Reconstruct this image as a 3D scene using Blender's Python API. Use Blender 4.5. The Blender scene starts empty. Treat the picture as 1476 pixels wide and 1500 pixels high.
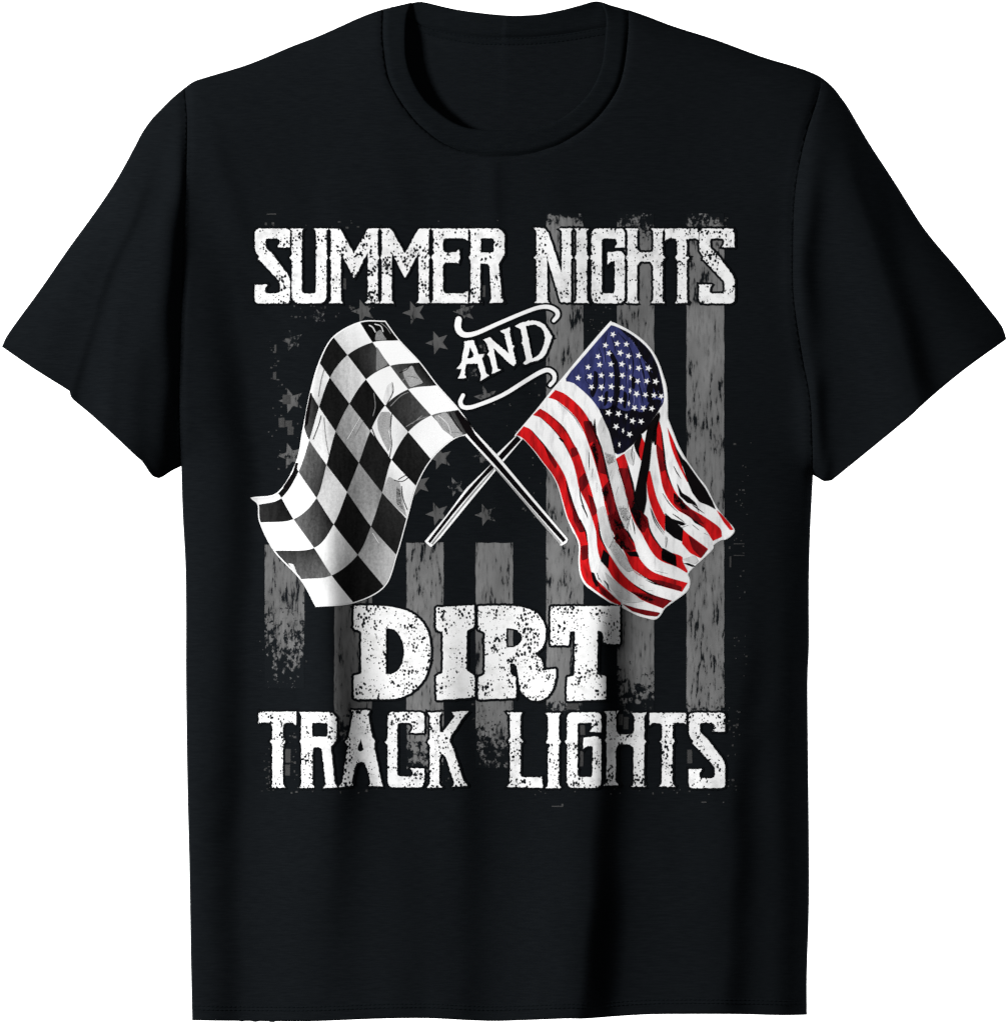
import bpy, math, random
import numpy as np
from mathutils import Vector
from mathutils.geometry import delaunay_2d_cdt

random.seed(7)
SC = bpy.context.scene
COL = SC.collection

# ------------------------------------------------------------------ camera
D = 16.0                    # metres from lens to shirt
PX = 0.0005                 # the shirt is drafted on a half-millimetre grid
cam = bpy.data.cameras.new("camera")
cam.sensor_fit = 'VERTICAL'
cam.angle = 2 * math.atan(0.375 / (D - 0.014))
cam.clip_start = 0.1
cam.clip_end = 100
cam_o = bpy.data.objects.new("camera", cam)
cam_o.location = (0, -D, 0)
cam_o.rotation_euler = (math.radians(90), 0, 0)
COL.objects.link(cam_o)
SC.camera = cam_o

# ------------------------------------------------------------------ world, lamps, exposure
W = bpy.data.worlds.new("World")
SC.world = W
W.use_nodes = True
bg = W.node_tree.nodes["Background"]
bg.inputs[0].default_value = (0.92, 0.96, 1.0, 1)
bg.inputs[1].default_value = 0.03

def area(name, loc, target, size, power, color=(1, 1, 1), size_y=None):
    l = bpy.data.lights.new(name, 'AREA')
    l.energy = power
    l.color = color
    l.size = size
    if size_y:
        l.shape = 'RECTANGLE'
        l.size_y = size_y
    o = bpy.data.objects.new(name, l)
    o.location = loc
    o.rotation_euler = (Vector(target) - Vector(loc)).to_track_quat('-Z', 'Y').to_euler()
    COL.objects.link(o)
    return o

area("key_softbox", (-3.6, -2.7, 1.1), (0, 0, 0), 0.8, 380)
area("fill_softbox", (2.2, -4.9, 1.2), (0, 0, 0), 2.2, 30)
for sx in (-1, 1):
    area("backdrop_strip", (sx * 1.25, 0.35, 0), (sx * 0.45, 1.3, 0), 0.5, 58, size_y=2.4)

SC.view_settings.view_transform = 'Standard'
SC.view_settings.look = 'None'
SC.view_settings.exposure = 0
SC.view_settings.gamma = 1
SC.view_settings.use_curve_mapping = False
SC.render.engine = 'CYCLES'

# ------------------------------------------------------------------ materials
def nodes_of(m):
    m.use_nodes = True
    nt = m.node_tree
    for n in list(nt.nodes):
        nt.nodes.remove(n)
    out = nt.nodes.new('ShaderNodeOutputMaterial')
    b = nt.nodes.new('ShaderNodeBsdfPrincipled')
    nt.links.new(b.outputs[0], out.inputs[0])
    return nt, b

def math_n(nt, op, a, b=None, clamp=False):
    n = nt.nodes.new('ShaderNodeMath')
    n.operation = op
    n.use_clamp = clamp
    for i, v in enumerate((a, b)):
        if v is None:
            continue
        if isinstance(v, (int, float)):
            n.inputs[i].default_value = v
        else:
            nt.links.new(v, n.inputs[i])
    return n.outputs[0]

def coords(nt, scale=(1, 1, 1), loc=(0, 0, 0)):
    tc = nt.nodes.new('ShaderNodeTexCoord')
    mp = nt.nodes.new('ShaderNodeMapping')
    mp.inputs['Scale'].default_value = scale
    mp.inputs['Location'].default_value = loc
    nt.links.new(tc.outputs['Object'], mp.inputs['Vector'])
    return mp.outputs[0]

def noise(nt, vec, scale, detail=2, rough=0.5):
    n = nt.nodes.new('ShaderNodeTexNoise')
    n.inputs['Scale'].default_value = scale
    n.inputs['Detail'].default_value = detail
    n.inputs['Roughness'].default_value = rough
    nt.links.new(vec, n.inputs['Vector'])
    return n.outputs['Fac']

def ramp(nt, fac, lo, hi):
    n = nt.nodes.new('ShaderNodeMapRange')
    n.inputs['From Min'].default_value = lo
    n.inputs['From Max'].default_value = hi
    nt.links.new(fac, n.inputs['Value'])
    return n.outputs['Result']

def mixc(nt, fac, a, b):
    n = nt.nodes.new('ShaderNodeMix')
    n.data_type = 'RGBA'
    if isinstance(fac, (int, float)):
        n.inputs[0].default_value = fac
    else:
        nt.links.new(fac, n.inputs[0])
    for i, v in ((6, a), (7, b)):
        if isinstance(v, tuple):
            n.inputs[i].default_value = v if len(v) == 4 else (*v, 1)
        else:
            nt.links.new(v, n.inputs[i])
    return n.outputs[2]

FAB = (0.0065, 0.0078, 0.0091)
FAB_DK = (0.0047, 0.0057, 0.0068)

def knit_bump(nt, b, strength):
    v1 = coords(nt, (120, 120, 1500))
    v2 = coords(nt, (900, 900, 900))
    n1 = noise(nt, v1, 1.0, 3, 0.6)
    n2 = noise(nt, v2, 1.0, 2, 0.5)
    h = math_n(nt, 'ADD', n1, math_n(nt, 'MULTIPLY', n2, 0.5))
    bp = nt.nodes.new('ShaderNodeBump')
    bp.inputs['Strength'].default_value = strength
    bp.inputs['Distance'].default_value = 0.0006
    nt.links.new(h, bp.inputs['Height'])
    nt.links.new(bp.outputs[0], b.inputs['Normal'])
    return n1

def soft(b):
    b.inputs['Roughness'].default_value = 0.95
    b.inputs['Specular IOR Level'].default_value = 0.0

def fabric(name, ca=FAB, cb=FAB_DK):
    m = bpy.data.materials.new(name)
    nt, b = nodes_of(m)
    soft(b)
    n1 = knit_bump(nt, b, 0.22)
    f = ramp(nt, n1, 0.35, 0.65)
    nt.links.new(mixc(nt, f, cb, ca), b.inputs['Base Color'])
    return m

M_FAB = fabric("black_jersey")
M_RIB = fabric("black_rib_knit", (0.0058, 0.0071, 0.0082), (0.0040, 0.0050, 0.0060))
M_THREAD = bpy.data.materials.new("black_thread")
nt, b = nodes_of(M_THREAD)
soft(b)
b.inputs['Base Color'].default_value = (0.0052, 0.0068, 0.008, 1)

def ink(name, col, col2=None, speck=0.0, seed=0.0, grain=0.0, vstreak=False, smudge=0.35):
    """screen-print ink: mottled, rubbed away in specks that show the black jersey"""
    m = bpy.data.materials.new(name)
    nt, b = nodes_of(m)
    soft(b)
    b.inputs['Roughness'].default_value = 0.8
    knit_bump(nt, b, 0.18)
    col2 = col2 or tuple(c * 0.72 for c in col)
    off = (seed, seed * 1.7, seed * 0.6)
    if vstreak:
        v = coords(nt, (260, 260, 60), off)
        f = ramp(nt, noise(nt, v, 1.0, 4, 0.6), 0.52 - smudge * 0.3, 0.78)
    else:
        v = coords(nt, (110, 110, 110), off)
        f = ramp(nt, noise(nt, v, 1.0, 4, 0.65), 0.58 - smudge * 0.2, 0.80)
    c = mixc(nt, f, col, col2)
    if grain:
        g = ramp(nt, noise(nt, coords(nt, (1500, 1500, 1500), off), 1.0, 1), 0.35, 0.7)
        c = mixc(nt, math_n(nt, 'MULTIPLY', g, grain), c, tuple(min(1, k * 1.9) for k in col))
    if speck:
        vo = nt.nodes.new('ShaderNodeTexVoronoi')
        vo.inputs['Scale'].default_value = 1.0
        nt.links.new(coords(nt, (470, 470, 380), off), vo.inputs['Vector'])
        mask = ramp(nt, noise(nt, coords(nt, (85, 85, 85), off), 1.0, 2), 0.33, 0.66)
        thr = math_n(nt, 'MULTIPLY', mask, speck)
        big = math_n(nt, 'LESS_THAN', vo.outputs['Distance'], thr)
        n3 = noise(nt, coords(nt, (620, 620, 460), off), 1.0, 2, 0.6)
        thr2 = math_n(nt, 'SUBTRACT', 0.73, math_n(nt, 'MULTIPLY', mask, 0.13 * min(1, speck * 2)))
        fine = math_n(nt, 'GREATER_THAN', n3, thr2)
        s = math_n(nt, 'MAXIMUM', big, fine)
        c = mixc(nt, s, c, FAB)
    nt.links.new(c, b.inputs['Base Color'])
    return m

def worn_ink(name, col, seed):
    """faded ink: wear attribute says how far the ink has flaked from each spot"""
    m = bpy.data.materials.new(name)
    nt, b = nodes_of(m)
    soft(b)
    b.inputs['Roughness'].default_value = 0.85
    knit_bump(nt, b, 0.15)
    off = (seed, seed * 1.3, seed * 0.7)
    at = nt.nodes.new('ShaderNodeAttribute')
    at.attribute_name = 'wear'
    v1 = coords(nt, (420, 420, 75), off)
    v2 = coords(nt, (230, 230, 190), off)
    v3 = coords(nt, (70, 70, 40), off)
    n1 = noise(nt, v1, 1.0, 5, 0.65)
    n2 = noise(nt, v2, 1.0, 4, 0.7)
    n3 = noise(nt, v3, 1.0, 2, 0.5)
    patch = ramp(nt, n3, 0.40, 0.72)
    crack = math_n(nt, 'ADD', n1, math_n(nt, 'MULTIPLY', patch, 0.14))
    crack = ramp(nt, crack, 0.63, 0.69)
    flake = math_n(nt, 'ADD', n2, math_n(nt, 'MULTIPLY', at.outputs['Fac'], 0.62))
    flake = ramp(nt, flake, 0.76, 0.82)
    gone = math_n(nt, 'MAXIMUM', crack, flake)
    base = mixc(nt, ramp(nt, n3, 0.3, 0.7), col, tuple(c * 0.66 for c in col))
    base = mixc(nt, ramp(nt, n1, 0.47, 0.72), base, tuple(c * 0.40 for c in col))
    nt.links.new(mixc(nt, gone, base, FAB), b.inputs['Base Color'])
    return m

WHITE = (0.77, 0.77, 0.77)
M_WORD = ink("white_ink_rubbed", WHITE, (0.45, 0.45, 0.45), 0.46, 1.3, smudge=0.5)
M_WORD2 = ink("white_ink_specked", WHITE, (0.58, 0.58, 0.57), 0.50, 4.1, smudge=0.4)
M_WHITE = ink("white_ink", WHITE, (0.62, 0.62, 0.62), 0.0, 2.0)
M_WFLAG = ink("white_stripe_ink", WHITE, (0.46, 0.46, 0.47), 0.0, 12.0, vstreak=True, smudge=0.12)
M_HALO = ink("black_ink", (0.0045, 0.0052, 0.006), (0.003, 0.0035, 0.004))
M_BLACK = ink("deep_black_ink", (0.0042, 0.0034, 0.0038), (0.0028, 0.0024, 0.0028))
GREY = {}
def grey(v):
    k = round(v, 2)
    if k not in GREY:
        GREY[k] = ink("grey_ink", (k, k, k), (k * 0.62,) * 3, 0, k * 9, grain=0.5 if k < 0.5 else 0.1, vstreak=True, smudge=0.7)
    return GREY[k]
M_RED = ink("red_ink", (0.60, 0.010, 0.012), (0.13, 0.005, 0.006), 0, 3.0, vstreak=True, smudge=0.45)
M_DKRED = ink("dark_red_ink", (0.20, 0.006, 0.008), (0.006, 0.003, 0.004), 0, 5.0, vstreak=True, smudge=0.8)
M_BLUE = ink("blue_ink", (0.044, 0.051, 0.175), (0.010, 0.011, 0.035), 0, 6.0, vstreak=True, smudge=0.8)
M_BLUE_L = ink("light_blue_ink", (0.12, 0.125, 0.30), (0.05, 0.052, 0.18), 0, 6.5, vstreak=True)
M_NAVY = ink("navy_black_ink", (0.0045, 0.0042, 0.006), (0.008, 0.008, 0.024), 0, 8.0, vstreak=True, smudge=0.05)

# ------------------------------------------------------------------ polyline helpers (draft grid: x right, y down)
def cr(pts, n=6, closed=False):
    P = [np.array(p[:2], float) for p in pts]
    m = len(P)
    out = []
    rng = range(m) if closed else range(m - 1)
    for i in rng:
        p1, p2 = P[i], P[(i + 1) % m]
        p0 = P[i - 1] if (closed or i > 0) else 2 * p1 - p2
        p3 = P[(i + 2) % m] if (closed or i + 2 < m) else 2 * p2 - p1
        for k in range(n):
            t = k / n
            out.append(0.5 * (2 * p1 + (p2 - p0) * t + (2 * p0 - 5 * p1 + 4 * p2 - p3) * t * t
                              + (3 * p1 - p0 - 3 * p2 + p3) * t ** 3))
    if not closed:
        out.append(P[-1])
    return np.array(out)

def rnd(pts, dr=2.0):
    """closed polygon with every corner rounded by its own radius"""
    m = len(pts)
    out = []
    for i in range(m):
        p = np.array(pts[i][:2], float)
        r = pts[i][2] if len(pts[i]) > 2 else dr
        a = np.array(pts[i - 1][:2], float) - p
        b = np.array(pts[(i + 1) % m][:2], float) - p
        la, lb = np.linalg.norm(a), np.linalg.norm(b)
        if la < 1e-6 or lb < 1e-6:
            continue
        ra, rb = min(r, la * 0.48), min(r, lb * 0.48)
        s, e = p + a / la * ra, p + b / lb * rb
        k = 6 if r > 8 else 3
        for j in range(k + 1):
            t = j / k
            out.append((1 - t) ** 2 * s + 2 * t * (1 - t) * p + t * t * e)
    return np.array(out)

def xf(arr, ox, oy, s):
    return np.asarray(arr, float)[:, :2] / s + np.array([ox, oy])

def area2(P):
    x, y = P[:, 0], P[:, 1]
    return 0.5 * np.sum(x * np.roll(y, -1) - np.roll(x, -1) * y)

def grow(P, d):
    if area2(P) < 0:
        P = P[::-1]
    e = np.roll(P, -1, 0) - P
    l = np.linalg.norm(e, axis=1)
    P = P[l > 1e-4]
    e = np.roll(P, -1, 0) - P
    e /= np.linalg.norm(e, axis=1)[:, None]
    n = np.stack([e[:, 1], -e[:, 0]], 1)
    nn = n + np.roll(n, 1, 0)
    q = np.maximum(np.sum(nn * nn, 1), 0.9)
    return P + nn * (2 * d / q)[:, None] * 1.0

def densify(P, step, closed=True):
    out = []
    m = len(P)
    for i in range(m if closed else m - 1):
        a, b = P[i], P[(i + 1) % m]
        n = max(1, int(math.ceil(np.linalg.norm(b - a) / step)))
        for k in range(n):
            out.append(a + (b - a) * k / n)
    if not closed:
        out.append(P[-1])
    return np.array(out)

def winding(Q, P):
    w = np.zeros(len(Q), int)
    x, y = Q[:, 0], Q[:, 1]
    for a, b in zip(P, np.roll(P, -1, 0)):
        c = (b[0] - a[0]) * (y - a[1]) - (x - a[0]) * (b[1] - a[1])
        w += ((a[1] <= y) & (b[1] > y) & (c > 0)).astype(int)
        w -= ((a[1] > y) & (b[1] <= y) & (c < 0)).astype(int)
    return w

def ribbon(pts, widths, n=6, cap=True):
    C = cr([(p[0], p[1]) for p in pts], n)
    wv = np.interp(np.linspace(0, 1, len(C)), np.linspace(0, 1, len(widths)), widths) / 2
    T = np.gradient(C, axis=0)
    T /= np.maximum(np.linalg.norm(T, axis=1), 1e-6)[:, None]
    N = np.stack([T[:, 1], -T[:, 0]], 1)
    L, R = C + N * wv[:, None], C - N * wv[:, None]
    caps0, caps1 = [], []
    if cap:
        for k in range(1, 6):
            a = math.pi * k / 6
            caps1.append(C[-1] + N[-1] * wv[-1] * math.cos(a) + T[-1] * wv[-1] * math.sin(a))
            caps0.append(C[0] - N[0] * wv[0] * math.cos(a) - T[0] * wv[0] * math.sin(a))
    return np.array(list(L) + caps1 + list(R[::-1]) + caps0)

def band(a, b, n=5):
    return np.array(list(cr(a, n)) + list(cr(b, n)[::-1]))

# ------------------------------------------------------------------ outline of the shirt
SL = cr([(611, 3.5), (590, 7), (561, 14), (530, 25), (501, 38), (465, 54), (426, 69), (366, 94), (311, 111), (286, 119), (271, 129),
         (252, 145), (236, 161), (222, 176), (208, 196), (195, 221), (170, 266), (140, 311), (100, 366), (60, 424), (15, 486), (3.5, 508)], 4)
SR = cr([(874, 2.5), (886, 4), (901, 11), (920, 15.5), (950, 26), (987, 40), (1047, 59), (1112, 83), (1162, 98), (1185, 106), (1203, 115),
         (1220, 130), (1230, 143), (1242, 160), (1272, 211), (1308, 266), (1353, 336), (1403, 396), (1438, 441), (1465, 476), (1473, 497)], 4)
iL_tip = int(np.argmin(np.abs(SL - np.array([271, 129])).sum(1)))
iR_tip = int(np.argmin(np.abs(SR - np.array([1203, 115])).sum(1)))
iL_col = int(np.argmin(np.abs(SL - np.array([561, 14])).sum(1)))
iR_col = int(np.argmin(np.abs(SR - np.array([920, 15.5])).sum(1)))
AL = cr([(271, 129), (275, 180), (274, 260), (271, 340), (268, 430), (265, 520), (264, 600), (266, 683)], 6)
AR = cr([(1203, 115), (1196, 148), (1177, 208), (1163, 285), (1160, 379), (1162, 443), (1175, 528), (1186, 592), (1190, 696)], 6)
UL = cr([(266, 683), (252, 690), (240, 698), (233, 701)], 4)
UR = cr([(1190, 696), (1197, 700), (1206, 705), (1217, 704)], 4)
HSL = cr([(233, 701), (223, 696), (210, 677), (200, 668), (165, 635), (134, 607), (108, 585), (103, 574), (98, 570), (50, 540), (3.5, 508)], 4)
HSR = cr([(1217, 704), (1227, 696), (1267, 663), (1313, 625), (1330, 611), (1363, 581), (1413, 540), (1473, 497)], 4)
BL = cr([(266, 683), (268, 751), (272, 826), (273, 901), (273, 1000), (275, 1150), (278, 1276), (280, 1401), (282, 1494)], 5)
BR = cr([(1190, 696), (1186, 776), (1184, 851), (1184, 946), (1182, 1000), (1183, 1125), (1184, 1226), (1184, 1326), (1181, 1426), (1181, 1486)], 5)
HB = cr([(282, 1494), (350, 1495), (451, 1495), (551, 1491), (626, 1490), (711, 1494), (760, 1493), (827, 1490), (861, 1490), (941, 1485),
         (1003, 1484), (1066, 1484), (1141, 1486), (1181, 1486)], 5)
CO = cr([(561, 14), (560, 40), (561, 66), (567, 108), (576, 132), (588, 152), (602, 171), (617, 187), (642, 207), (662, 217), (683, 224), (706, 228),
         (731, 230), (755, 229), (777, 226), (798, 220), (818, 213), (836, 203), (853, 192), (871, 177), (886, 160), (899, 141), (908, 122),
         (914, 97), (918, 68), (920, 40), (920, 15.5)], 4)
CI = cr([(603, 4), (597, 20), (594.5, 41), (594.5, 76), (597, 93), (601, 108), (609, 126), (620, 144), (631, 156), (642, 165), (655, 175), (669, 183),
         (682, 188), (696, 190.5), (716, 192), (737, 192), (757, 191.5), (777, 190), (795, 185.5), (813, 179), (830, 169), (845, 157), (859, 142),
         (870, 125), (878, 107), (883, 87), (887, 46), (887, 22), (880, 4)], 4)
BCT = cr([(572, 11), (590, 7.5), (603, 5), (611, 3.5), (622, 4), (655, 12), (675, 16), (696, 19), (722, 22), (750, 24), (771, 23.5), (791, 22), (812, 18), (832, 13.5), (855, 7), (869, 3), (880, 3.5), (892, 7.5), (908, 13)], 4)
BCS = cr([(570, 16), (584, 24), (598, 30), (612, 36.6), (630, 42), (650, 47), (680, 52.5), (710, 55.5), (730, 56), (750, 56), (778, 55.3), (805, 53), (830, 50), (855, 46), (877, 42), (889, 40), (902, 32), (912, 18)], 4)

# the seams lie a little behind the printed chest: the cloth is cut 0.16 % larger
SL, SR, AL, AR, UL, UR, HSL, HSR, BL, BR, HB, CO, CI, BCT, BCS = [np.array([738.0, 750.0]) + (P_ - np.array([738.0, 750.0])) * 1.0016
                                                               for P_ in (SL, SR, AL, AR, UL, UR, HSL, HSR, BL, BR, HB, CO, CI, BCT, BCS)]

def seg_dist(Q, P):
    d = np.full(len(Q), 1e9)
    for a, b in zip(P[:-1], P[1:]):
        ab = b - a
        L = ab @ ab
        if L < 1e-9:
            continue
        t = np.clip(((Q - a) @ ab) / L, 0, 1)
        q = Q - a - t[:, None] * ab
        d = np.minimum(d, np.einsum('ij,ij->i', q, q))
    return np.sqrt(d)

SIL = [SL, SR, BL, BR, UL, UR]

# folds: centre line, height in mm, run-up and fall-off widths, fade at each end
FOLDS = [
    # body
    ([(300, 220), (322, 340), (352, 470), (372, 600), (382, 720), (374, 860), (366, 1000), (361, 1150), (359, 1320), (357, 1510)], -9.0, 40, 80, .30, .0),
    ([(515, 560), (492, 680), (476, 780), (476, 900), (482, 1040), (484, 1130), (474, 1300), (458, 1510)], 11.5, 64, 40, .3, .5),
    ([(560, 1120), (580, 1250), (585, 1380), (575, 1510)], 2.0, 45, 40, .5, .0),
    ([(650, 760), (646, 880), (650, 1000), (668, 1150), (672, 1300), (664, 1510)], 3.6, 55, 34, .4, .0),
    ([(920, 640), (892, 760), (874, 880), (870, 1000), (870, 1090), (868, 1180), (856, 1330), (842, 1510)], 10.5, 75, 36, .35, .0),
    ([(1110, 760), (1090, 900), (1078, 1050), (1070, 1200), (1062, 1350), (1060, 1510)], 4.6, 70, 30, .4, .0),
    ([(1150, 700), (1148, 900), (1150, 1150), (1152, 1510)], 2.5, 35, 20, .3, .0),
    ([(722, 200), (724, 260), (727, 330), (728, 420)], 1.0, 20, 12, .3, .6),
    ([(800, 215), (815, 280), (835, 380), (850, 480)], 1.2, 35, 25, .4, .5),
    ([(300, 150), (318, 230), (345, 330), (375, 440)], 1.6, 30, 18, .3, .5),
    # left sleeve
    ([(236, 215), (214, 260), (190, 320), (164, 385), (138, 460), (118, 525), (98, 590)], 2.2, 60, 10, .35, .0),
    ([(222, 240), (222, 300), (216, 380), (208, 460), (200, 560), (192, 690)], 7.5, 45, 38, .3, .0),
    ([(252, 170), (256, 260), (250, 360), (243, 470), (238, 590), (236, 720)], 4.5, 22, 16, .3, .0),
    ([(180, 400), (168, 480), (160, 560), (150, 640)], 2.2, 30, 16, .4, .0),
    ([(262, 150), (268, 230), (268, 330), (264, 430)], 1.4, 14, 8, .3, .4),
    ([(205, 210), (180, 270), (130, 360), (80, 460), (50, 545)], 1.8, 45, 35, .3, .0),
    # right sleeve
    ([(1212, 150), (1234, 225), (1256, 300), (1286, 385), (1310, 465), (1332, 560), (1346, 620)], 8.5, 60, 28, .30, .0),
    ([(1204, 170), (1190, 240), (1180, 330), (1174, 410), (1178, 490), (1186, 560)], 5.0, 20, 20, .35, .4),
    ([(1186, 500), (1192, 560), (1194, 620), (1196, 720)], 3.6, 20, 16, .35, .0),
    ([(1330, 330), (1370, 420), (1410, 510), (1430, 570)], 2.2, 60, 40, .4, .0),
]
_rf = random.Random(23)
for _ in range(46):   # small soft creases scattered over the cloth
    _x, _y = _rf.uniform(300, 1160), _rf.uniform(150, 1420)
    _l, _tl = _rf.uniform(90, 240), _rf.uniform(-.45, .45) * (1 if _y > 500 else 1.5) + (.25 if _x < 520 and _y < 600 else 0) - (.25 if _x > 950 and _y < 600 else 0)
    FOLDS.append(([(_x, _y), (_x + _l * .5 * _tl + _rf.uniform(-5, 5), _y + _l * .5), (_x + _l * _tl, _y + _l)], _rf.choice((-1, 1, 1)) * _rf.uniform(.35, .85), _rf.uniform(14, 34), _rf.uniform(12, 28), .5, .5))
FOLDS = [(cr(p, 6), a, wa, wb, f0, f1) for p, a, wa, wb, f0, f1 in FOLDS]

def sstep(t):
    t = np.clip(t, 0, 1)
    return t * t * (3 - 2 * t)

def fold_sum(Q):
    H = np.zeros(len(Q))
    for P, A, wa, wb, f0, f1 in FOLDS:
        wmax = max(wa, wb, -1.8 * wb) * 2.6
        lo, hi = P.min(0) - wmax, P.max(0) + wmax
        idx = np.nonzero(np.all((Q > lo) & (Q < hi), axis=1))[0]
        if not len(idx):
            continue
        q = Q[idx]
        # parameter by height along the mostly downward centre line: x at this y, scaled by local slope
        yy = P[:, 1]
        xc = np.interp(q[:, 1], yy, P[:, 0])
        sl = np.interp(q[:, 1], yy, np.gradient(P[:, 0]) / np.maximum(np.gradient(P[:, 1]), 1e-3))
        s = (q[:, 0] - xc) / np.sqrt(1 + sl * sl)
        s = s + 2.2 * np.sin(q[:, 1] / 58 + A * 3) + 1.3 * np.sin(q[:, 1] / 23 + A * 7)
        u = (q[:, 1] - yy[0]) / (yy[-1] - yy[0])
        w = np.where((u < 0) | (u > 1), 0.0, 1.0)
        if f0 > 0:
            w = w * sstep(u / f0)
        if f1 > 0:
            w = w * sstep((1 - u) / f1)
        else:
            w = np.where(u > 1, 1.0, w)
        H[idx] += 1.35 * A * 1e-3 * w * (1 + 0.13 * np.sin(q[:, 1] / 77 + A * 5)) * np.where(s < 0, np.exp(-(s / wa) ** 2), np.exp(-(s / wb) ** 2) if wb > 0 else np.exp((np.sqrt(s * s + 36) - 6) / wb))
    return H

def height(Q, side=1):
    Q = np.asarray(Q, float)
    d = np.full(len(Q), 1e9)
    for P in SIL:
        d = np.minimum(d, seg_dist(Q, P))
    ew = np.where(Q[:, 0] < 738, 52.0, 20.0)
    h = 0.0095 * (1 - np.exp(-d / ew)) + 0.012 * np.exp(-((Q[:, 0] - 738) / 520) ** 2) * (1 - np.exp(-d / 60))
    if side < 0:
        far =  -(0.0085 * (1 - np.exp(-d / 20)) + 0.004 * (1 - np.exp(-d / 60))) - 0.0012
        near = h - 0.0100 * (1 - np.exp(-d / 30)) - 0.0012
        k = sstep((Q[:, 1] - 260) / 260)
        return near * (1 - k) + far * k
    fade = 1 - np.exp(-d / 22)
    h = h + fold_sum(Q) * fade
    # slow unevenness of draped cloth
    x, y = Q[:, 0], Q[:, 1]
    h = h + fade * 0.0005 * (np.sin(x / 47 + y / 160 + 1) + np.sin(x / 83 - y / 210) + 0.6 * np.sin(x / 31 + y / 330 + 2))
    h = h + fade * 0.00025 * np.sin(y / 37 + x / 90)
    # sewn seams pull the cloth down
    for P in (AL, AR):
        m = (np.abs(x - P[:, 0].mean()) < 60) & (y < 760)
        if m.any():
            dd = seg_dist(Q[m], P)
            h[m] -= 0.0017 * np.exp(-(dd / 6.5) ** 2)
    m = (y < 260) & (x > 530) & (x < 950)
    if m.any():
        dd = seg_dist(Q[m], CO)
        h[m] -= 0.0010 * np.exp(-(dd / 4.0) ** 2)
    # hems are double cloth
    hy = np.interp(x, HB[:, 0], HB[:, 1])
    h = h + 0.0005 * sstep((y - (hy - 21)) / 3) * ((x > 270) & (x < 1192))
    return h + 0.0012

def normals_of(Q):
    e = 1.5
    gx = (height(Q + [e, 0]) - height(Q - [e, 0])) / (2 * e * PX)
    gy = (height(Q + [0, e]) - height(Q - [0, e])) / (2 * e * PX)
    n = np.stack([-gx, -np.ones(len(Q)), gy], 1)
    return n / np.linalg.norm(n, axis=1)[:, None]

def w3(Q, h):
    return np.stack([(Q[:, 0] - 738) * PX, -h, (750 - Q[:, 1]) * PX], 1)

# ------------------------------------------------------------------ mesh building
def hexgrid(lo, hi, g):
    ys = np.arange(math.floor(lo[1] / g) * g, hi[1] + g, g)
    pts = []
    for y in ys:
        k = int(round(y / g))
        xs = np.arange(math.floor(lo[0] / g) * g, hi[0] + g, g) + (g / 2 if k % 2 else 0)
        pts.append(np.stack([xs, np.full(len(xs), y)], 1))
    return np.concatenate(pts)

def triangulate(outer, holes=(), g=4.0):
    """fill an outline with a dense sheet of triangles"""
    loops = [densify(np.asarray(outer), g * 1.2)] + [densify(np.asarray(h), g * 1.2) for h in holes]
    V, E = [], []
    for L in loops:
        s = len(V)
        V += list(L)
        E += [(s + i, s + (i + 1) % len(L)) for i in range(len(L))]
    lo, hi = loops[0].min(0), loops[0].max(0)
    G = hexgrid(lo, hi, g)
    k = winding(G, loops[0]) != 0
    for h in loops[1:]:
        k &= winding(G, h) == 0
    G = G[k]
    if len(G):
        far = np.ones(len(G), bool)
        for L in loops:
            far &= seg_dist(G, np.vstack([L, L[:1]])) > g * 0.35
        V += list(G[far])
    r = delaunay_2d_cdt([Vector((float(v[0]), float(v[1]))) for v in V], E, [], 0, 1e-5)
    P = np.array([(v.x, v.y) for v in r[0]])
    F = np.array(r[2], int)
    c = P[F].mean(1)
    k = winding(c, loops[0]) != 0
    for h in loops[1:]:
        k &= winding(c, h) == 0
    F = F[k]
    used = np.unique(F)
    mp = np.full(len(P), -1)
    mp[used] = np.arange(len(used))
    return P[used], mp[F]

def link(o, parent):
    COL.objects.link(o)
    if parent is not None:
        o.parent = parent
    return o

def make_mesh(name, V3, F, mats, parent, smooth=True, mat_idx=None, flip_to=-1):
    me = bpy.data.meshes.new(name)
    me.from_pydata([tuple(map(float, v)) for v in V3], [], [tuple(map(int, f)) for f in F])
    for m in (mats if isinstance(mats, (list, tuple)) else [mats]):
        me.materials.append(m)
    if mat_idx is not None:
        me.polygons.foreach_set('material_index', np.asarray(mat_idx, dtype=np.int32))
    me.polygons.foreach_set('use_smooth', np.full(len(me.polygons), smooth))
    me.update()
    return link(bpy.data.objects.new(name, me), parent)

def face_dir(P, F, toward=True):
    """order corners so that faces look at the viewer's side (-y) or away"""
    a, b, c = P[F[:, 0]], P[F[:, 1]], P[F[:, 2]]
    cr_ = (b[:, 0] - a[:, 0]) * (c[:, 1] - a[:, 1]) - (b[:, 1] - a[:, 1]) * (c[:, 0] - a[:, 0])
    F = F.copy()
    bad = cr_ > 0 if toward else cr_ < 0
    F[bad] = F[bad][:, [0, 2, 1]]
    return F

def thicken(o, t):
    md = o.modifiers.new('thickness', 'SOLIDIFY')
    md.thickness = t
    md.offset = -1

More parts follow.
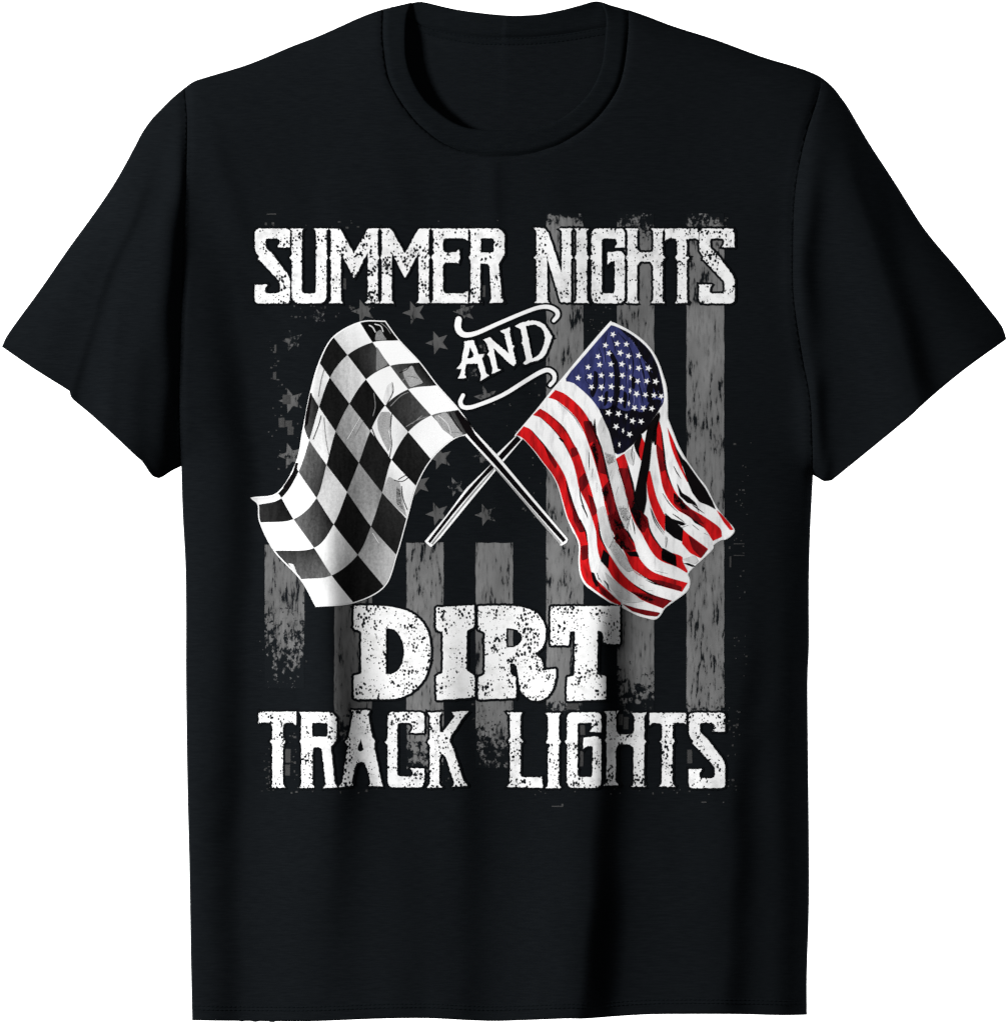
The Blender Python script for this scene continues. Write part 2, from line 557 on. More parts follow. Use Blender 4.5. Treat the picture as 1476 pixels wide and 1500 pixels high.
def sheet(name, shapes, mats, off, parent, mat_idx=None, g=4.0, wear=None):
    """a layer of ink: shapes = [(outer, holes)], lying off metres above the jersey"""
    Ps, Fs, Ms, n = [], [], [], 0
    for i, sh in enumerate(shapes):
        outer, holes = sh if isinstance(sh, tuple) else (sh, ())
        P, F = triangulate(outer, holes, g)
        F = face_dir(P, F)
        Ps.append(P)
        Fs.append(F + n)
        Ms += [mat_idx[i] if mat_idx else 0] * len(F)
        n += len(P)
    P, F = np.concatenate(Ps), np.concatenate(Fs)
    offv = np.full(len(P), off)
    o = make_mesh(name, w3(P, height(P) + offv), F, mats, parent, True, Ms)
    o.data.normals_split_custom_set_from_vertices([tuple(v) for v in normals_of(P)])
    if wear is not None:
        at = o.data.attributes.new('wear', 'FLOAT', 'POINT')
        at.data.foreach_set('value', wear(P).astype(np.float32))
    return o

# ------------------------------------------------------------------ the setting
bk = bpy.data.meshes.new("backdrop")
bk.from_pydata([(-4, 1.5, -3), (4, 1.5, -3), (4, 1.5, 3), (-4, 1.5, 3)], [], [(0, 1, 2, 3)])
M_BK = bpy.data.materials.new("white_paper")
nt, b = nodes_of(M_BK)
soft(b)
nn = ramp(nt, noise(nt, coords(nt), 30, 3), 0, 1)
nt.links.new(mixc(nt, nn, (0.93, 0.93, 0.93), (0.90, 0.90, 0.90)), b.inputs['Base Color'])
bk.materials.append(M_BK)
bko = link(bpy.data.objects.new("backdrop", bk), None)
bko['kind'] = 'structure'

# ------------------------------------------------------------------ the shirt
T = bpy.data.objects.new("t_shirt", None)
T.empty_display_size = 0.1
COL.objects.link(T)
T['label'] = "black short-sleeved crew-neck t-shirt printed with crossed racing and striped flags"
T['category'] = "t-shirt"

def tidy(*polys):
    out = []
    for P in polys:
        for p in P:
            if not out or np.linalg.norm(out[-1] - p) > 0.4:
                out.append(np.array(p, float))
    if np.linalg.norm(out[0] - out[-1]) < 0.4:
        out.pop()
    return np.array(out)

body_out = tidy(SL[iL_col:iL_tip + 1], AL, BL, HB, BR[::-1], AR[::-1], SR[iR_col:iR_tip + 1][::-1], CO[::-1])
P, F = triangulate(body_out, (), 4.0)
o = make_mesh("front_panel", w3(P, height(P)), face_dir(P, F), M_FAB, T)
thicken(o, 0.0008)

back_out = tidy(SL[iL_col:iL_tip + 1], AL, BL[:-1], HB[2:-2] - np.array([0, 4.0]), BR[:-1][::-1], AR[::-1], SR[iR_col:iR_tip + 1][::-1], BCS[::-1])
P, F = triangulate(back_out, (), 7.0)
o = make_mesh("back_panel", w3(P, height(P, -1)), face_dir(P, F, False), M_FAB, T)
thicken(o, 0.0008)

def stitch_line(parent, poly, name="hem_stitching", off=0.0003, w=1.3, side=1, dash=(5.0, 1.6), clip=None):
    """a row of short thread stitches along a line on the cloth"""
    C = densify(np.asarray(poly), 1.0, False)
    seg = np.linalg.norm(np.diff(C, axis=0), axis=1)
    s = np.concatenate([[0], np.cumsum(seg)])
    V, Fc = [], []
    t = 0.0
    while t + dash[0] < s[-1]:
        pts = []
        for k in range(3):
            u = t + dash[0] * k / 2
            pts.append((np.interp(u, s, C[:, 0]), np.interp(u, s, C[:, 1])))
        pts = np.array(pts)
        if clip is not None and not (winding(pts, clip) != 0).all():
            t += dash[0] + dash[1]
            continue
        d = pts[2] - pts[0]
        d /= np.linalg.norm(d)
        n = np.array([d[1], -d[0]]) * w / 2
        hh = height(pts, side)
        b0 = len(V)
        for k in range(3):
            lift = off + (0.0003 if k == 1 else 0)
            for m, e in ((-1, 0), (0, 0.0003), (1, 0)):
                q = pts[k] + n * m
                V.append(((q[0] - 738) * PX, -(hh[k] + lift + e), (750 - q[1]) * PX))
        for k in range(2):
            for m in range(2):
                i = b0 + k * 3 + m
                Fc.append((i, i + 3, i + 4, i + 1))
        t += dash[0] + dash[1]
    return make_mesh(name, V, Fc, M_THREAD, parent)

front = bpy.data.objects["front_panel"]
for dy in (21, 16):
    stitch_line(front, HB - np.array([0, dy]))

def sleeve(arm, under, hem, top, sgn):
    out = tidy(arm, under, hem, top[::-1])
    P, F = triangulate(out, (), 4.0)
    P2, F2 = triangulate(out, (), 7.0)
    V = np.concatenate([w3(P, height(P)), w3(P2, height(P2, -1))])
    FF = np.concatenate([face_dir(P, F), face_dir(P2, F2, False) + len(P)])
    o = make_mesh("sleeve", V, FF, M_FAB, T)
    thicken(o, 0.0008)
    for k in (20, 15):
        C = cr(hem[::6], 6)
        t = np.gradient(C, axis=0)
        t /= np.linalg.norm(t, axis=1)[:, None]
        n = np.stack([t[:, 1], -t[:, 0]], 1) * sgn
        L = (C + n * k)[4:-3]
        stitch_line(o, L, clip=out)
    return o

sleeve(AL, UL, HSL, SL[iL_tip:], 1)
sleeve(AR, UR, HSR, SR[iR_tip:], -1)

def collar():
    V, Fc = [], []
    n = 130
    def res(P, n):
        s = np.concatenate([[0], np.cumsum(np.linalg.norm(np.diff(P, axis=0), axis=1))])
        u = np.linspace(0, s[-1], n)
        return np.stack([np.interp(u, s, P[:, 0]), np.interp(u, s, P[:, 1])], 1)
    def strip(A, B, fh, extra):
        rows = []
        A, B = res(A, n), res(B, n)
        for t in np.linspace(0, 1, 12):
            Q = A + (B - A) * t
            rows.append(w3(Q, fh(Q, t)))
        for inset, drop in extra:
            Q = B + (A - B) * inset
            rows.append(w3(Q, fh(Q, 1) - drop))
        b0 = len(V)
        for r in rows:
            V.extend(r)
        for i in range(len(rows) - 1):
            for j in range(n - 1):
                a = b0 + i * n + j
                Fc.append((a, a + 1, a + n + 1, a + n))
    hf = lambda Q, t: height(Q) - 0.0006 + 0.0016 * min(1, t * 5) - 0.0005 * max(0, (t - .8) * 5) ** 2
    strip(CO, CI, hf, [(0.015, 0.0012), (0.06, 0.0022), (0.3, 0.0028), (0.9, 0.0030)])
    hb = lambda Q, t: height(Q, -1) + 0.0018 * min(1, t * 7) + 0.0004
    strip(BCS, BCT, hb, [(-0.01, 0.0015), (0.06, 0.0030), (0.9, 0.0034)])
    return make_mesh("collar", V, Fc, M_RIB, T)
collar()

def tape():
    V, Fc = [], []
    rows = 5
    for t in np.linspace(0, 1, rows):
        Q = BCS + np.array([0, 11.5 * t])
        V.extend(w3(Q, height(Q, -1) + 0.0004 + 0.0010 * math.sin(math.pi * min(1, 0.15 + t * 0.8))))
    n = len(BCS)
    for i in range(rows - 1):
        for j in range(n - 1):
            a = i * n + j
            Fc.append((a, a + 1, a + n + 1, a + n))
    o = make_mesh("neck_tape", V, Fc, M_RIB, T)
    stitch_line(o, BCS + np.array([0, 10]), "seam_stitching", 0.0012, 1.2, -1)
    stitch_line(o, BCS + np.array([0, 1.5]), "seam_stitching", 0.0012, 1.4, -1)
tape()

# ------------------------------------------------------------------ print: faded stripes and stars behind everything
L0, L1, L2, L3, L4, L5 = 0.00014, 0.00026, 0.00038, 0.00050, 0.00062, 0.00074

def rough_rect(x0, x1, y0, y1, j=0.45):
    pts = []
    for y in np.arange(y0, y1, 9.0):
        pts.append((x0 + random.uniform(-j, j), y))
    for x in np.arange(x0, x1, 9.0):
        pts.append((x, y1 + random.uniform(-j, j) * 1.5))
    for y in np.arange(y1, y0, -9.0):
        pts.append((x1 + random.uniform(-j, j), y))
    for x in np.arange(x1, x0, -9.0):
        pts.append((x, y0 + random.uniform(-j, j) * 1.5))
    return np.array(pts)

STRIPES = [  # x0, x1, y0, y1, fade length at the top, at the bottom, grey, wear
    (388, 446, 798, 1008, 0, 200, .085, .14),
    (490, 545, 850, 1092, 0, 90, .075, .12),
    (595.5, 649.5, 795, 1150, 0, 140, .118, .03),
    (696.5, 751, 795, 1125, 0, 125, .115, .04),
    (800, 854, 313, 1052, 30, 50, .112, .08),
    (903.5, 957.5, 313, 1052, 70, 120, .105, .03),
    (1005, 1060, 313, 1056, 75, 40, .118, .06),
]
for i, (x0, x1, y0, y1, ft, fb, g_, w0) in enumerate(STRIPES):
    def wear(P, y0=y0, y1=y1, ft=ft, fb=fb, w0=w0, x0=x0, x1=x1):
        w = np.full(len(P), w0)
        if ft:
            w = np.maximum(w, 0.62 * (1 - (P[:, 1] - y0) / ft))
        if fb:
            w = np.maximum(w, 0.70 * (1 - (y1 - P[:, 1]) / fb))
        e = np.minimum(P[:, 0] - x0, x1 - P[:, 0])
        return np.clip(w + 0.12 * np.exp(-np.maximum(e, 0) / 4), 0, 1)
    sheet("printed_stripe", [rough_rect(x0, x1, y0, y1)], worn_ink("faded_grey_ink", (g_ * 1.55,) * 3, i * 2.3), L0, T, wear=wear)

def star(cx, cy, r, rot, inner=0.42, sx=1.0):
    P = []
    for k in range(10):
        a = rot + math.pi * k / 5
        q = r if k % 2 == 0 else r * inner
        P.append((cx + q * math.cos(a) * sx, cy + q * math.sin(a)))
    return np.array(P)

M_FSTAR = worn_ink("faded_star_ink", (0.092,) * 3, 5.5)
for cx, cy, r, w0 in [(532.6, 456, 18, .12), (607, 458, 18, .05), (680, 457, 17, .22), (466, 464, 15, .42), (428, 499, 17, .32), (641, 502, 18, .05),
                      (427, 587, 19, .12), (426, 668, 20, .16), (645, 671, 18, .05), (614, 709, 18, .1), (641, 752.5, 18, .04), (711.5, 754, 17, .22),
                      (667, 713, 15, .35), (708, 668, 16, .28), (711.5, 582, 18, .22), (690, 545, 14, .38), (712, 508, 14, .3)]:
    sheet("printed_star", [star(cx, cy, r, math.pi + random.uniform(-.06, .06))], M_FSTAR, L0, T, g=3.0,
          wear=lambda P, w0=w0: np.full(len(P), w0 + 0.17))

# flecks of ink broken off round the design
flecks = []
def fleck(x, y, w, h):
    flecks.append(np.array([(x, y), (x + w, y + random.uniform(-.4, .4)), (x + w + random.uniform(-.5, .5), y + h), (x + random.uniform(-.5, .5), y + h)]))
for n, x0, x1, y0, y1 in [(26, 392, 440, 560, 690), (16, 395, 410, 500, 560), (22, 380, 450, 880, 1000), (16, 1072, 1100, 640, 760), (22, 1074, 1092, 780, 1010),
                          (26, 1060, 1082, 1035, 1160), (20, 385, 400, 1080, 1160), (30, 690, 752, 1030, 1120), (8, 395, 560, 322, 333), (6, 620, 740, 322, 334),
                          (24, 420, 560, 446, 470), (22, 860, 900, 440, 490), (30, 740, 800, 560, 760), (16, 1040, 1064, 318, 334), (20, 380, 560, 1150, 1162),
                          (26, 780, 1040, 1150, 1164), (20, 600, 660, 1090, 1150), (14, 480, 560, 560, 600), (20, 412, 436, 1070, 1150), (18, 1030, 1062, 1000, 1040)]:
    for _ in range(n):
        s = random.choice((1.0, 1.3, 1.6, 2.2))
        fleck(random.uniform(x0, x1), random.uniform(y0, y1), s * random.uniform(.7, 1.8), s * random.uniform(.6, 1.6))
for x, y, w, h in [(808, 1180, 16, 1.4), (822, 1177, 3, 4), (1027, 1174, 7, 1.6), (1058, 1174, 2, 2), (1074, 796, 16, 1.2), (1074, 813, 16, 1.2), (1067, 800, 2.5, 4),
                   (1068, 815, 2.5, 16), (414, 578, 12, 14), (408, 612, 9, 14), (418, 616, 10, 9), (421, 625, 9, 12), (400, 545, 5, 11), (402, 505, 3, 12),
                   (391, 313, 14, 1.6), (388, 326, 3, 4), (398, 326, 4, 3), (500, 408, 7, 16), (705, 418, 6, 17), (415, 1097, 11, 20), (417, 1120, 8, 16),
                   (848, 1056, 8, 20), (850, 1080, 6, 14), (848, 1100, 6, 22), (905, 1046, 7, 16), (913, 1050, 7, 18), (830, 1030, 17, 9), (1006, 1098, 7, 20)]:
    fleck(x, y, w, h)
fk = sheet("ink_flecks", flecks, grey(0.045), L0 + 0.00004, T, g=6.0)
fk['kind'] = 'stuff'

# ------------------------------------------------------------------ print: lettering
def S_(x):
    return [([(92, 97, 28), (291, 97, 24), (291, 203, 4), (220, 203, 3), (236, 176, 8), (228, 153, 14), (152, 153, 16), (152, 208, 18), (190, 240, 6),
              (292, 376, 34), (292, 522, 30), (90, 522, 30), (90, 415, 4), (163, 415, 3), (147, 442, 8), (152, 466, 14), (236, 466, 24), (236, 402, 26),
              (132, 290, 4), (110, 270, 3), (118, 258, 2), (92, 224, 20)], [])], x
def dx(pts, x):
    return [(p[0] + x, *p[1:]) for p in pts]
Sg = S_(0)[0][0][0]
Ug = [(290, 97, 2), (368, 97, 2), (358, 112, 4), (358, 467, 22), (440, 467, 22), (440, 112, 4), (428, 97, 2), (510, 97, 2), (498, 112, 4), (498, 246, 3),
      (507, 262, 3), (498, 278, 3), (498, 522, 48), (302, 522, 48), (302, 278, 3), (288, 262, 3), (302, 246, 3), (302, 112, 4)]
Mg = [(515, 97, 2), (575, 97, 14), (655, 240, 4), (734, 97, 14), (799, 97, 2), (790, 112, 4), (790, 246, 3), (799, 262, 3), (790, 278, 3), (790, 505, 4),
      (799, 521, 2), (718, 521, 2), (734, 505, 4), (734, 230, 2), (655, 380, 10), (580, 230, 2), (580, 505, 4), (592, 521, 2), (512, 521, 2), (525, 505, 4),
      (525, 278, 3), (515, 262, 3), (525, 246, 3), (525, 112, 4)]
Eg = [(1092, 97, 2), (1302, 97, 3), (1302, 166, 2), (1278, 152, 6), (1170, 152, 10), (1160, 165, 8), (1160, 222, 8), (1175, 234, 5), (1235, 234, 6),
      (1252, 214, 3), (1256, 262, 3), (1250, 296, 4), (1235, 290, 4), (1175, 290, 6), (1160, 305, 8), (1160, 452, 8), (1172, 466, 6), (1278, 466, 6),
      (1302, 452, 2), (1302, 521, 3), (1092, 521, 2), (1105, 505, 4), (1105, 278, 3), (1094, 262, 3), (1105, 246, 3), (1105, 112, 4)]
Rg = ([(1308, 97, 2), (1480, 97, 20), (1509, 125, 16), (1509, 245, 14), (1476, 300, 10), (1494, 490, 8), (1508, 519, 2), (1422, 519, 2), (1436, 500, 6),
       (1424, 300, 16), (1372, 292, 14), (1372, 505, 4), (1382, 519, 2), (1306, 519, 2), (1318, 505, 4), (1318, 278, 3), (1306, 262, 3), (1318, 246, 3),
       (1318, 112, 4)], [[(1375, 152, 8), (1450, 152, 14), (1450, 234, 14), (1375, 234, 8)]])
Ng = [(238, 93, 2), (300, 97, 10), (322, 125, 6), (398, 350, 3), (398, 112, 4), (385, 97, 2), (462, 97, 2), (450, 112, 4), (450, 246, 3), (460, 262, 3),
      (450, 278, 3), (450, 516, 4), (392, 516, 5), (315, 262, 2), (315, 505, 4), (328, 520, 2), (242, 520, 2), (255, 505, 4), (255, 278, 3), (240, 262, 3),
      (255, 246, 3), (255, 112, 5)]
Ig = [(470, 97, 2), (552, 97, 2), (540, 112, 4), (540, 246, 3), (553, 262, 3), (540, 278, 3), (540, 505, 4), (553, 520, 2), (468, 520, 2), (482, 505, 4),
      (482, 278, 3), (471, 262, 3), (482, 246, 3), (482, 112, 4)]
Gg = [(568, 97, 36), (755, 97, 26), (755, 205, 3), (698, 205, 3), (714, 180, 6), (704, 153, 12), (625, 153, 16), (625, 466, 20), (700, 466, 20), (700, 282, 3),
      (678, 282, 4), (658, 302, 2), (658, 232, 3), (735, 226, 6), (755, 250, 8), (755, 522, 40), (568, 522, 40), (568, 278, 3), (557, 262, 3), (568, 246, 3)]
Hg = [(760, 97, 2), (838, 97, 2), (825, 112, 4), (825, 215, 10), (840, 232, 6), (905, 232, 6), (918, 215, 8), (918, 112, 4), (905, 97, 2), (982, 97, 2),
      (970, 112, 4), (970, 246, 3), (984, 264, 3), (970, 282, 3), (970, 505, 4), (984, 520, 2), (905, 520, 2), (918, 505, 4), (918, 310, 10), (900, 284, 8),
      (842, 284, 8), (825, 310, 10), (825, 505, 4), (838, 520, 2), (760, 520, 2), (772, 505, 4), (772, 282, 3), (761, 264, 3), (772, 246, 3), (772, 112, 4)]
Tg = [(985, 97, 3), (1175, 97, 3), (1175, 160, 2), (1155, 152, 4), (1122, 152, 8), (1108, 170, 6), (1108, 246, 3), (1122, 262, 3), (1108, 278, 3),
      (1108, 505, 4), (1120, 520, 2), (1042, 520, 2), (1055, 505, 4), (1055, 278, 3), (1042, 262, 3), (1055, 246, 3), (1055, 170, 6), (1042, 152, 8),
      (1005, 152, 4), (985, 168, 2)]

def worn(P, k=0.32):
    P = densify(P, 2.6)
    e = np.roll(P, -1, 0) - np.roll(P, 1, 0)
    n = np.stack([e[:, 1], -e[:, 0]], 1) / np.maximum(np.linalg.norm(e, axis=1), 1e-6)[:, None]
    return P + n * np.array([random.gauss(0, k) for _ in P])[:, None]

def glyphs(lst, ox, oy, s, dr=2.0):
    out = []
    for gl in lst:
        pts, holes = gl if isinstance(gl, tuple) else (gl, [])
        out.append((worn(xf(rnd(pts, dr), ox, oy, s)), [worn(xf(rnd(h, dr), ox, oy, s)) for h in holes]))
    return out

def word(shapes, mat, label, d=3.2, off=L4, halo_off=L3):
    o = sheet("printed_word", shapes, mat, off, T, g=3.0)
    o['label'] = label
    hs = []
    for outer, holes in shapes:
        hh = []
        for h in holes:
            k = grow(h, -d * 0.6)
            if area2(k) * area2(grow(h, 0.001)) > 0 and abs(area2(k)) > 20:
                hh.append(k)
        hs.append((grow(outer, d), hh))
    for sh in hs:
        sheet("letter_outline", [sh], M_HALO, halo_off, o, g=4.0)
    return o

word(glyphs([Sg, Ug, Mg, dx(Mg, 289), Eg, Rg], 350, 310, 3.8842), M_WORD, "white spurred letters SUMMER, rubbed and specked")
word(glyphs([Ng, Ig, Gg, Hg, Tg, dx(Sg, 1088)], 720, 310, 3.8842), M_WORD, "white spurred letters NIGHTS over grey stripes")

T2 = [(38, 54, 4), (270, 52, 3), (270, 135, 2), (250, 118, 5), (202, 120, 8), (188, 140, 6), (188, 220, 3), (201, 238, 3), (188, 256, 3), (186, 500, 5),
      (202, 522, 2), (106, 522, 2), (122, 500, 5), (122, 256, 3), (107, 238, 3), (122, 220, 3), (122, 140, 6), (108, 120, 8), (62, 118, 5), (38, 132, 2)]
R2 = ([(290, 54, 2), (490, 54, 20), (520, 85, 18), (520, 225, 16), (484, 268, 8), (508, 490, 8), (524, 519, 2), (438, 522, 2), (454, 500, 6), (428, 272, 18),
       (372, 270, 16), (370, 500, 5), (386, 522, 2), (290, 522, 2), (302, 500, 5), (302, 256, 3), (291, 238, 3), (302, 220, 3), (302, 75, 4)],
      [[(368, 120, 8), (465, 120, 14), (465, 206, 14), (368, 206, 8)]])
A2 = ([(612, 43, 2), (724, 43, 2), (714, 66, 5), (738, 205, 4), (754, 232, 4), (750, 262, 4), (796, 490, 6), (806, 513, 2), (718, 510, 2), (730, 496, 4),
       (710, 410, 10), (692, 364, 16), (650, 360, 18), (630, 400, 10), (612, 490, 4), (622, 508, 2), (536, 516, 2), (556, 490, 6), (588, 262, 4), (572, 238, 4),
       (594, 208, 4), (622, 66, 5)], [[(668, 218, 4), (688, 286, 6), (668, 298, 4), (648, 288, 6)]])
C2 = [(835, 55, 32), (1060, 55, 34), (1060, 182, 4), (975, 182, 3), (992, 150, 8), (978, 120, 14), (893, 120, 20), (893, 452, 18), (985, 452, 18), (992, 430, 8),
      (974, 402, 3), (1060, 402, 4), (1060, 518, 40), (835, 518, 40), (835, 256, 3), (817, 238, 3), (835, 220, 3)]
K2 = [(1078, 58, 2), (1172, 55, 2), (1155, 75, 5), (1155, 175, 8), (1172, 180, 6), (1252, 78, 6), (1230, 54, 2), (1336, 47, 2), (1300, 85, 10), (1222, 205, 6),
      (1215, 240, 4), (1236, 275, 6), (1300, 475, 10), (1326, 508, 2), (1234, 516, 2), (1248, 492, 6), (1190, 325, 10), (1165, 308, 8), (1152, 340, 8),
      (1152, 500, 5), (1170, 519, 2), (1078, 521, 2), (1095, 500, 5), (1095, 262, 3), (1080, 240, 3), (1095, 218, 3), (1095, 75, 4)]
word(glyphs([T2, R2, A2, C2, K2], 370, 1030, 4.217), M_WORD, "white spurred letters TRACK in the bottom row")

L_ = [(93, 55, 2), (181, 55, 2), (172, 75, 5), (172, 212, 3), (188, 228, 3), (172, 246, 3), (172, 432, 10), (186, 445, 8), (285, 445, 6), (300, 438, 3),
      (306, 507, 3), (92, 502, 2), (110, 480, 5), (110, 246, 3), (97, 228, 3), (110, 212, 3), (110, 75, 4)]
I_ = [(322, 57, 2), (416, 57, 2), (402, 78, 5), (402, 212, 3), (415, 230, 3), (402, 248, 3), (402, 488, 5), (416, 508, 2), (324, 508, 2), (338, 488, 5),
      (338, 248, 3), (326, 230, 3), (338, 212, 3), (338, 78, 5)]
G_ = [(452, 55, 36), (656, 55, 30), (656, 172, 3), (586, 170, 3), (604, 145, 8), (592, 115, 12), (514, 115, 20), (514, 442, 18), (604, 442, 18), (604, 256, 3),
      (578, 254, 5), (548, 274, 2), (548, 205, 3), (635, 198, 8), (656, 222, 10), (656, 506, 42), (452, 506, 42), (452, 248, 3), (441, 230, 3), (452, 212, 3)]
H_ = [(674, 48, 2), (762, 45, 2), (746, 68, 5), (746, 170, 12), (765, 188, 8), (836, 188, 8), (854, 170, 10), (854, 78, 5), (838, 58, 2), (930, 56, 2),
      (914, 78, 5), (914, 214, 3), (926, 232, 3), (914, 250, 3), (912, 480, 5), (930, 500, 2), (838, 500, 2), (852, 480, 5), (850, 262, 14), (820, 246, 10),
      (765, 242, 10), (744, 270, 12), (742, 470, 5), (760, 490, 2), (670, 493, 2), (688, 470, 5), (690, 240, 3), (679, 222, 3), (690, 206, 3), (690, 68, 5)]
TT = [(947, 58, 3), (1166, 58, 3), (1166, 128, 2), (1148, 116, 5), (1098, 116, 8), (1084, 132, 6), (1084, 212, 3), (1097, 228, 3), (1084, 246, 3),
      (1082, 480, 5), (1098, 500, 2), (1004, 500, 2), (1020, 480, 5), (1022, 246, 3), (1008, 228, 3), (1022, 212, 3), (1022, 132, 6), (1008, 118, 8),
      (968, 116, 5), (947, 132, 2)]
def fitS(x0, x1, y0, y1):
    return [(x0 + (p[0] - 91) / 201 * (x1 - x0), y0 + (p[1] - 97) / 425 * (y1 - y0), p[2]) for p in Sg]
word(glyphs([L_, I_, G_, H_, TT, fitS(1182, 1399, 57, 509)], 720, 1030, 4.1), M_WORD, "white spurred letters LIGHTS in the bottom row")

D4 = ([(95, 58, 10), (200, 57, 30), (285, 62, 40), (370, 86, 40), (435, 136, 40), (468, 210, 40), (474, 325, 40), (440, 425, 40), (375, 490, 40), (300, 516, 30),
       (95, 515, 14), (95, 400, 10), (132, 392, 8), (132, 185, 8), (95, 172, 10)],
      [[(252, 168, 8), (295, 172, 20), (330, 215, 25), (345, 285, 30), (332, 350, 25), (300, 388, 20), (252, 396, 6)]])
I4 = [(500, 66, 8), (686, 55, 8), (686, 160, 10), (648, 182, 8), (648, 375, 8), (688, 400, 10), (688, 506, 10), (502, 522, 10), (500, 402, 8), (532, 388, 8),
      (532, 190, 8), (500, 172, 10)]
R4 = ([(705, 60, 8), (800, 58, 30), (905, 60, 40), (990, 84, 40), (1036, 150, 40), (1036, 225, 40), (1015, 272, 20), (980, 292, 10), (1018, 325, 20),
       (1028, 378, 12), (1045, 372, 8), (1086, 368, 8), (1086, 420, 20), (1062, 490, 30), (1010, 527, 30), (955, 520, 30), (912, 478, 20), (902, 400, 20),
       (892, 345, 15), (862, 338, 10), (862, 392, 8), (890, 408, 10), (890, 510, 10), (707, 518, 10), (705, 408, 10), (738, 395, 8), (738, 190, 8), (705, 174, 8)],
      [[(843, 168, 6), (892, 172, 16), (921, 200, 18), (920, 232, 18), (890, 260, 16), (843, 264, 6)]])
T4 = [(1062, 62, 8), (1400, 58, 8), (1400, 246, 8), (1322, 246, 8), (1314, 185, 10), (1290, 178, 6), (1288, 395, 8), (1332, 402, 8), (1332, 516, 10),
      (1140, 526, 10), (1142, 408, 8), (1178, 400, 8), (1180, 182, 8), (1154, 182, 8), (1150, 251, 8), (1060, 251, 8)]
word(glyphs([D4, I4, R4, T4], 490, 870, 3.3545), M_WORD2, "large heavy white slab letters DIRT", 3.6)

A5 = ([(268, 470, 6), (360, 458, 6), (408, 598, 4), (466, 598, 3), (442, 645, 4), (482, 785, 5), (512, 808, 3), (424, 862, 4), (432, 815, 6), (400, 690, 4),
       (288, 692, 4), (270, 800, 5), (292, 828, 3), (200, 836, 4), (226, 800, 6), (238, 742, 4), (190, 742, 3), (240, 680, 6), (272, 500, 6)],
      [[(322, 520, 6), (362, 600, 6), (352, 630, 6), (300, 640, 6)]])
N5 = [(455, 455, 6), (520, 430, 12), (562, 472, 10), (706, 592, 4), (664, 400, 8), (618, 370, 4), (716, 334, 5), (712, 385, 8), (738, 508, 6), (762, 516, 6),
      (745, 545, 6), (776, 685, 10), (752, 714, 10), (718, 692, 8), (556, 540, 4), (592, 738, 6), (626, 750, 4), (540, 792, 6), (545, 735, 8), (515, 622, 6),
      (494, 602, 4), (512, 565, 6), (488, 492, 8)]
D5 = ([(764, 322, 6), (820, 290, 10), (930, 262, 30), (1035, 285, 40), (1095, 360, 30), (1130, 430, 10), (1104, 500, 30), (1062, 610, 40), (1005, 655, 30),
       (930, 672, 10), (858, 702, 5), (848, 682, 5), (876, 655, 8), (846, 512, 5), (828, 490, 5), (842, 468, 5), (822, 350, 8)],
      [[(872, 318, 8), (960, 300, 30), (1042, 348, 40), (1064, 430, 40), (1042, 530, 40), (1000, 605, 30), (936, 640, 10)]])
word(glyphs([A5, N5, D5], 640, 430, 6.709), M_WHITE, "small tilted white word AND between two flourishes", 3.4)

for pts, ws in (([(212, 255), (204, 320), (225, 378), (285, 408), (400, 385), (600, 296), (850, 190), (1000, 138), (1100, 134), (1172, 172), (1182, 220), (1145, 268)],
                 [62, 64, 60, 52, 42, 38, 36, 38, 42, 44, 42, 34]),
                ([(256, 1000), (230, 1060), (246, 1108), (300, 1122), (400, 1098), (640, 1000), (880, 852), (1010, 776), (1090, 752), (1146, 790), (1150, 850), (1110, 900)],
                 [38, 42, 44, 42, 38, 38, 40, 42, 42, 42, 36, 36])):
    rb = xf(ribbon(pts, ws, 5), 640, 430, 6.709)
    o = sheet("printed_flourish", [rb], M_WHITE, L4, T, g=3.0)
    sheet("flourish_outline", [xf(ribbon(pts, [w + 42 for w in ws], 5), 640, 430, 6.709)], M_HALO, L1, o)

# ------------------------------------------------------------------ print: checkered racing flag
LAT = [  # crossings of the check lines, hoist edge first
    [(710, 40), (780, 135), (885, 248), (975, 365), (1085, 490), (1168, 608)],
    [(585, 45), (648, 145), (738, 265), (830, 385), (948, 518), (1062, 634)],
    [(450, 120), (520, 210), (615, 335), (712, 468), (830, 603), (945, 740)],
    [(378, 250), (430, 325), (530, 458), (637, 598), (745, 745), (868, 878)],
    [(333, 405), (375, 475), (460, 600), (578, 760), (697, 912), (820, 1045)],
    [(298, 580), (325, 645), (413, 770), (518, 910), (640, 1085), (768, 1230)],
    [(260, 762), (270, 805), (362, 940), (450, 1075), (572, 1230), (705, 1390)],
    [(165, 915), (182, 940), (245, 1048), (350, 1195), (440, 1335), (548, 1472)],
    [(35, 942), (66, 975), (76, 1065), (150, 1210), (285, 1355), (362, 1490)],
]
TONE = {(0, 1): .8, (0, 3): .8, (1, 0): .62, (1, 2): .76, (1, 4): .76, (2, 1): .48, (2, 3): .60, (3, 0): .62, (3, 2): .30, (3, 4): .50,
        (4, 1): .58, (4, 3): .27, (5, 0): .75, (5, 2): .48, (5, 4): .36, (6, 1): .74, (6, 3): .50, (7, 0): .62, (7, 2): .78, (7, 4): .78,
        (0, 0): 0, (0, 2): .02, (0, 4): .03, (1, 1): .01, (1, 3): .03, (5, 1): .05, (6, 2): .06, (7, 3): .09, (7, 1): .015, (4, 0): .03}
